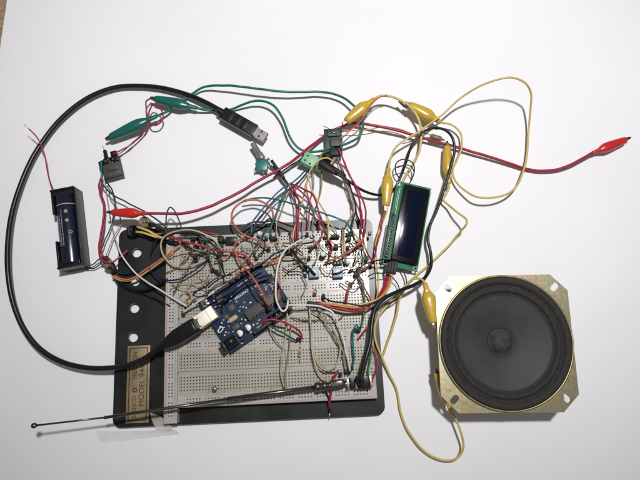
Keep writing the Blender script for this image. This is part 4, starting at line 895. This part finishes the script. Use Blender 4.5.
# display wires
J('outermost red wire of the bundle curving from the display connector into the middle strip', 'red', '386.5,274,9 385,283,12 380,293,18 373,305,24 364,310.5,25 352,311,24 338,308.5,24 326,305.5,24 317,302.5,23', None, None, r=0.75)
J('second red wire of the bundle curving from the display connector into the middle strip', 'red', '388,274,10 386.5,284,13 381,294,19 373,303,25 363,308,26 350,308.5,25 336,306.5,25 325,304,24 316,302,23', None, None, r=0.75)
J('orange wire of the bundle curving from the display connector into the middle strip', 'orange', '390,274,10 388,285,13 383,294,18 376,301,24 366,306,26 352,307.5,26 338,306,26 327,304.5,25 318,303.5,23', None, None, r=0.75)
J('yellow wire of the bundle curving from the display connector into the middle strip', 'yellow', '392.5,274,10 390.5,284,13 386,292,17 378,299,24 366,303.5,26 352,305.5,27 338,304.5,26 328,303.5,25 319,303,23', None, None, r=0.75)
J('pale wire sagging lowest in the bundle that comes from the display', 'beige', '378,300,22 372,306,24 360,311.5,23 345,312,22 332,309,22 323,306,21', None, 'B', r=0.7)
J('thin black wire running right through the middle strip over the base plate edge', 'black', '323.5,297,22 328,300,24 336,302,26 350,304,27 364,305.5,28 375,302,27 386,296,22 394,292.5,16 400,289,12', 'P', None, r=0.7)
J('short upright red wire in the strip below the right blue trimmer', 'red', '351,284,21 348,290,23 346.5,297,23 346,305,21', 'P', 'B', r=1.0)
J('black wire bridging from the right end of the breadboard to the display connector', 'black', '356,271,20 362,266,24 373,261.5,24 385,260,18 392,261,12', 'B', None, r=0.65)
J('dark wire loop from the right end of the breadboard under the display connector', 'black', '368,276,18 378,273,18 390,275.5,12 397,283,8 400,291,7', None, None, r=0.5)
J('black wire hanging in a bow from the lower corner of the display', 'black', '401,268,8 405,275,8 406.5,284,8 403,293,9 395,300,14 384,304.5,20', None, None, r=0.6)
J('small ring of thin black wire above the top edge of the display', 'black', '399,178,9 395.5,171,11 396,164,13 401,160,14 408,160,14 413.5,165,13 414,173,11 411,181,9', None, None, r=0.6)
J('thin black cross strand inside the ring above the display', 'black', '397,168,15 404,165,17 411,166,17 414,172,15', None, None, r=0.5)
J('red wire from the yellow clip beside the display down into the breadboard edge', 'red', '386,208,17 382.5,218,16 381,229,17 377,246,19 373,260,22 365,268.5,23 356,273,21', None, 'P', r=0.75)
J('yellow wire from the clip beside the display down along the right edge of the plate', 'gold', '387.5,208,15 384,219,14 379,231,13 375.5,246,13 376,260,14 378,276,15 378,292,17 376,300,20', None, None, r=0.75)
# top centre bundle
J('blue wire on the left of the pair from the terminal block to the top bus', 'blue', '308,168,12 304,172,14 294,181,16 281,190,17 269,201,18 259,213,19 253,223,21 251,234,21', None, 'P', r=0.8)
J('navy wire on the right of the pair from the terminal block to the top bus', 'navy', '309,170,11 305,175,13 296,184,15 284,192,16 272,202.5,17 263,213.5,18 256,222,20 253.5,234,20', None, 'B', r=0.7)
J('teal wire dropping steeply to the dark double plug in the top bus', 'teal', '289,184,14 284,193,16 279,206,18 274,219,20 271,228,22 270.5,236,21', None, 'P', r=0.75)
J('long teal wire sweeping right over the bundle to the top right of the breadboard', 'teal', '243,201,12 250,198.8,14 264,198,17 276,199.5,20 291,203,24 307,208,26 322.5,213,26 336,217.5,26 347,223.5,25 351.5,231,22', None, 'P', r=0.8)
J('black wire crossing the plate top between the salmon loop and the teal wires', 'black', '241,233,20 245,226,19 253,222,18 264,222,18 274,221,18 285,224,18 296,228,20', 'B', 'B', r=0.8)
J('leftmost crimson wire of the bundle dropping into the top bus', 'crimson', '290,183,14 294,190,16 298,199,18 298.5,212,20 298,227,22 297.5,240,21', None, 'P', r=0.85)
J('crimson wire just right of the leftmost one, doubling it', 'crimson', '288,184,12 292,192,15 295.5,202,18 296.5,214,20 295.5,228,21 295,241,20', None, 'B', r=0.7)
J('red wire bending out from the encoder plugs to the middle of the top bus', 'red', '291,186,13 299,190,17 306,196,20 309.5,204,22 308.5,218,22 307,234,21', None, 'P', r=0.75)
J('crimson wire arching furthest right from the encoder plugs', 'crimson', '292,184,14 303,189,18 312,194,22 317,204,24 319,215,24 319,230,22', None, 'B', r=0.85)
J('crimson wire slanting from the bundle down left into the upper strip', 'crimson', '316,202,19 319,213,22 323,226,24 322,236,25 316,244,23 310,250,20', None, 'P', r=0.75)
J('brown wire hanging among the bundle above the top bus', 'brown', '291,189,11 297,198,13 303,207,15 312,215,17 321,224,20 328,236,20 331,247,20', None, 'P', r=0.8)
J('yellow wire looping over the potentiometer and falling to the top bus', 'yellow', '334,162,22 327.5,158,24 319,160,24 312.5,166,23 308.8,175,20 311,188,20 318,201,22 325,213,23 328,222,23 328.5,240,21', None, 'B', r=0.75)
J('pale yellow wire falling to the left of the bundle into the top bus', 'yellow', '308,176,18 306,188,15 302,203,17 298,217,19 294.5,229,21 292.5,240,20', None, 'B', r=0.65)
J('short yellow wire branching off right toward the black plug row', 'yellow', '325,213,22 329,220,22 334,228,21 337,233,20', None, 'B', r=0.6)
J('crimson wire from the yellow arch falling steeply toward the top right of the board', 'crimson', '334,162,20 342.5,165.6,20 350,176,20 358,190,20 364,204,21 366,216,22 365,230,24 362.5,241,25 354,248,24 345.6,252.5,22', None, 'P', r=0.8)
J('crimson wire from the dark green board falling to the top right of the board', 'crimson', '338,148,16 343,160,16 349,173,17 355,187,18 360,204,20 362,217,22 361.5,232,24 364,244,23 368,254,22 373,262,20', None, 'P', r=0.8)
J('thin red wire beside the steep crimson pair', 'red', '340,152,12 346,166,14 353,182,15 358,196,17 360,212,20 361,226,22 360,240,20', None, 'B', r=0.55)
J('salmon orange wire slanting down left across the upper right strip', 'salmon', '364,238,25 358,244,25 350,250.5,25 338,257.5,24 325,262.5,21', None, 'B', r=0.95)
J('left dark wire of the V above the top right of the breadboard', 'black', '349,182,12 353,196,14 356,210,17 353,221,20 351,230,20', None, 'B', r=0.6)
J('right dark wire of the V above the top right of the breadboard', 'black', '348,181,10 354,200,12 357,214,15 360,222,18 361,230,20', None, 'B', r=0.6)
J('tan wire threading down left of the dark V', 'tan', '343,178,12 350,193,13 355,208,15 350,217,18 344,228,20', None, 'B', r=0.5)
J('olive green wire standing upright left of the clear lamp', 'olive', '343,229,20 342.5,236,24 343,246,25 344,256,24 345,263,21', 'P', 'P', r=0.75)
J('yellow wire hugging the upright olive green one', 'yellow', '344.5,231,20 344.5,240,23 345.5,250,23 346.5,259,20', 'B', 'B', r=0.6)
J('black wire slanting from the black plug pair to the left blue trimmer', 'black', '291,250,22 296,256,25 303,263.5,26 311,270,25 315,275,23', 'P', None, r=1.1)
J('thin black wire crossing the face of the right blue trimmer', 'black', '331,274,24 337,273,25 343,270.5,25 347,269,23', None, None, r=0.55)
J('pale beige wire left of the slanting black wire', 'beige', '281,259,19 290,257.5,22 300,257,21 306,257,19', 'B', 'B', r=0.7)
J('short white wire right of the black capacitor in the upper strip', 'white', '321,246,20 327,250,23 333,254,22 338,257,19', 'B', 'B', r=0.6)
J('thick beige piece of wire in the top right corner of the breadboard', 'beige', '353,232,20 356,236,23 359,241,23 362,245,20', 'B', 'B', r=1.1)
J('grey wire arching between two dark plugs under the beige loop', 'grey', '187,243,20 194,249,24 203,251,25 211,247,24 217,243,20', 'B', 'B', r=0.6)
J('brown wire dropping diagonally below the beige loop into the second strip', 'brown', '193,261,20 187,269,23 181,279,24 176,288,22 173,294,20', 'B', 'B', r=0.5)
J('grey wire sagging left to right below the navy loop in the second strip', 'grey', '172,284,20 181,288,22 191,289,23 201,286,22 209,279,20', 'B', 'B', r=0.5)
J('tan wire curling round the spot where the two white wires nearly meet', 'tan', '180,296,20 184,291,23 190,293,24 192,299,24 188,305,22 183,303,20', 'B', 'B', r=0.5)
J('short dark green wire beside the beige loop at its right foot', 'dark_green', '205,237,20 213,241,24 219,249,24 222,259,22 223,267,20', 'B', 'B', r=0.6)
J('short orange wire lying across the upper strip left of the bent salmon wire', 'orange', '214,262,20 221,259,23 228,256,22 233,250,20', 'B', 'B', r=0.6)
J('white wire in the top bus strip left of the black slide switch', 'white', '203,242,20 209,237,23 215,239,22 219,245,20', 'B', 'B', r=0.6)
J('grey wire bowing from the white round lamp down to the upper strip', 'grey', '252,240,20 253,247,23 250,255,24 244,261,22 240,266,20', 'B', 'B', r=0.55)
J('black wire curving right of the white round lamp into the upper strip', 'black', '262,238,20 265,244,23 263,251,23 258,256,20', 'B', 'B', r=0.55)
J('olive wire hanging in front of the navy wire above the blue board', 'olive', '275,243,20 280,249,24 282,257,25 279,265,23 275,270,20', 'B', 'B', r=0.5)
J('brown wire standing beside the leftmost crimson pair at the top bus', 'brown', '290,232,20 291,238,23 294,245,24 297,251,21', 'P', 'B', r=0.6)
J('white wire looping over the top bus to the right of the crimson pair', 'white', '301,236,20 305,232,24 312,233,25 317,239,24 320,245,20', 'B', 'B', r=0.55)
J('grey wire dropping from the top bus past the black capacitor', 'grey', '313,238,20 317,244,24 318,252,25 316,260,23 313,265,20', 'B', 'B', r=0.55)
J('dark brown wire in the upper strip right of the black capacitor', 'brown', '327,243,20 330,249,23 329,257,24 327,264,21', 'P', 'B', r=0.6)
J('orange wire along the top bus strip between the black plug row and the corner', 'orange', '329,240,20 335,244,23 341,243,23 347,240,20', 'B', 'B', r=0.5)
J('olive wire bending down the right end below the thick beige piece', 'olive', '362,246,20 359,252,23 361,260,24 358,267,23 353,270,20', 'B', 'B', r=0.6)
J('grey wire crossing the short upright red wire near the right edge', 'grey', '340,283,20 347,287,23 355,289,23 362,284,20', 'B', 'B', r=0.5)
J('red wire dropping from the right end plug beside the leaf green wire', 'red', '358,275,21 363,281,23 365,289,23 369,296,22 371,303,21', None, 'B', r=0.65)
J('tan wire dipping between the two blue trimmers', 'tan', '320,266,20 324,271,23 329,273,22 332,268,20', 'B', 'B', r=0.5)
J('grey wire below the left blue trimmer down to the second bus strip', 'grey', '302,276,20 306,282,23 305,290,23 301,297,20', 'B', 'B', r=0.5)
J('grey wire hanging from the potentiometer behind the yellow wires', 'grey', '313,172,9 314,184,11 311,196,13 306,208,16 303,221,19 302,236,20', None, 'B', r=0.6)
J('olive wire falling from the potentiometer beside the crimson bundle', 'olive', '321,170,9 322,184,12 319,198,14 314,212,17 313,226,20 314,238,20', None, 'B', r=0.6)
J('thin grey wire running from the green board down to the dark V', 'grey', '337,156,9 342,168,10 347,182,11 352,197,14 354,212,17 353,226,20', None, 'B', r=0.5)
J('thin tan wire leaving the plugs and dropping left of the teal wire', 'tan', '290,188,12 286,198,14 281,210,16 277,222,19 276,234,20', None, 'B', r=0.5)
J('black wire dipping over the plate top right of the salmon loop', 'black', '246,236,20 252,229,18 262,224,17 270,219,17 276,225,18 280,234,20', 'B', 'B', r=0.8)
J('brown wire arching over the double black plug below the beige loop', 'brown', '184,236,20 190,233,25 197,236,26 201,243,23 203,250,20', 'B', 'B', r=0.55)
J('dark wire crossing under the long red wire into the upper strip', 'black', '205,240,20 204,248,23 199,255,23 192,262,20', 'B', 'B', r=0.6)
J('tan wire running flat along the second strip below the navy loop', 'tan', '170,289,18 182,284,19 195,285,19 206,291,18', 'B', 'B', r=0.4)
J('grey wire hooking around the silver USB socket top', 'grey', '190,296,20 187,288,24 193,281,26 202,279,25 209,284,22', 'B', 'B', r=0.5)
J('olive wire between the two salmon wires in the upper strip', 'olive', '241,246,20 247,250,23 254,250,24 259,245,22 263,240,20', 'B', 'B', r=0.5)
J('dark green wire from the top bus leaning left of the teal wire', 'dark_green', '266,229,20 262,236,24 257,243,24 254,251,22 256,258,20', 'B', 'P', r=0.6)
J('brown wire crossing under the white arch in the upper strip', 'brown', '283,243,20 290,244,23 297,248,23 303,254,20', 'B', 'B', r=0.5)
J('dark wire running flat in the second strip left of the left trimmer', 'black', '283,268,20 290,272,22 298,271,22 305,275,20', 'B', 'P', r=0.5)
J('olive wire sprawling below the pale beige wire near the left trimmer', 'olive', '284,276,18 291,269,20 299,265,20 307,262,18', 'B', 'B', r=0.45)
J('red wire hopping between the top bus and strip right of the capacitor', 'red', '326,239,20 331,244,24 332,251,24 329,257,20', 'B', 'B', r=0.6)
J('black wire hopping over the orange red wire near the clear lamp', 'black', '350,243,20 355,249,24 356,257,24 353,264,20', 'B', 'B', r=0.6)
J('brown wire twisting beside the red ends at the right edge', 'brown', '361,272,20 356,278,22 352,283,22 346,281,20', 'B', 'B', r=0.5)
J('tan wire leaning over the upper end of the leaf green wire', 'tan', '353,240,20 359,242,24 365,247,24 368,255,20', 'B', 'B', r=0.55)
J('grey wire crossing the olive wires in the middle strip', 'grey', '318,314,19 325,320,22 335,321,22 343,316,19', 'B', 'B', r=0.5)
# wires between the modules, clips and the right
J('thin tan wire running right from the dark green board under the yellow arch', 'tan', '342,130,12 352,130.5,10 364,130,9 384,127,9 398,128.5,9 410,133,10 420,138,10', None, None, r=0.5)
J('orange red wire lying along the first yellow clip', 'salmon', '341,139,14 351,130,17 360,122,19 367,110,21 375,101,21 381,97,21 387,95.5,20', None, None, r=0.55)
J('thin black wire bundle above the encoder plugs', 'dark_green', '273,178,7 283,171,8 293,164,9 302,158,10', None, None, r=0.7)
J('thin grey wire inside the yellow clip junction at top right', 'grey', '399,101,12 404,106,12 409,110,13', None, None, r=1.2)
b = MB(); q0, q1 = W(430,135.5,10), W(444,140,10); T = frame(q0, q1-q0); b.loft([(0,0.6,0.6,0),(1.5,2.2,2.0,0),(10,2.4,2.2,0),(12,1.0,1.0,0),(14.5,0.6,0.6,0)], T, 14)
tag(b.build('inline_component', 'olive_body'), 'dark olive inline component between the two yellow clips above the display', 'component')
J('thin olive wire joining the inline component to the dark green board side', 'olive', '431,135,11 424,133,11 414,136,10 404,140,8', None, None, r=0.5)

# ------------------------------------------------------------------ light, air, camera
w = bpy.data.worlds.new('World'); scene.world = w; w.use_nodes = True
bg = w.node_tree.nodes['Background']; bg.inputs['Color'].default_value = (1.0,0.97,0.95,1); bg.inputs['Strength'].default_value = 0.15
ld = bpy.data.lights.new('ceiling_lamp', 'SPOT'); ld.spot_size = math.radians(78); ld.spot_blend = 1.0; ld.shadow_soft_size = 0.034; ld.energy = 42.5; ld.color = (1.0,0.985,0.988)
lo = bpy.data.objects.new('ceiling_lamp', ld); COL.objects.link(lo); lo.location = (0.13, 0.18, 1.0)
lo.rotation_euler = (Vector((0.035,0.20,0))-Vector(lo.location)).to_track_quat('-Z', 'Y').to_euler()
cam = bpy.data.cameras.new('camera'); co = bpy.data.objects.new('camera', cam); COL.objects.link(co)
co.location = CAM*S; co.rotation_euler = (TH, 0, 0); cam.sensor_width = 36; cam.lens = F/640*36; cam.clip_start = 0.01; cam.clip_end = 50
scene.camera = co
scene.view_settings.view_transform = 'Standard'; scene.view_settings.look = 'None'; scene.view_settings.exposure = 0; scene.view_settings.gamma = 1
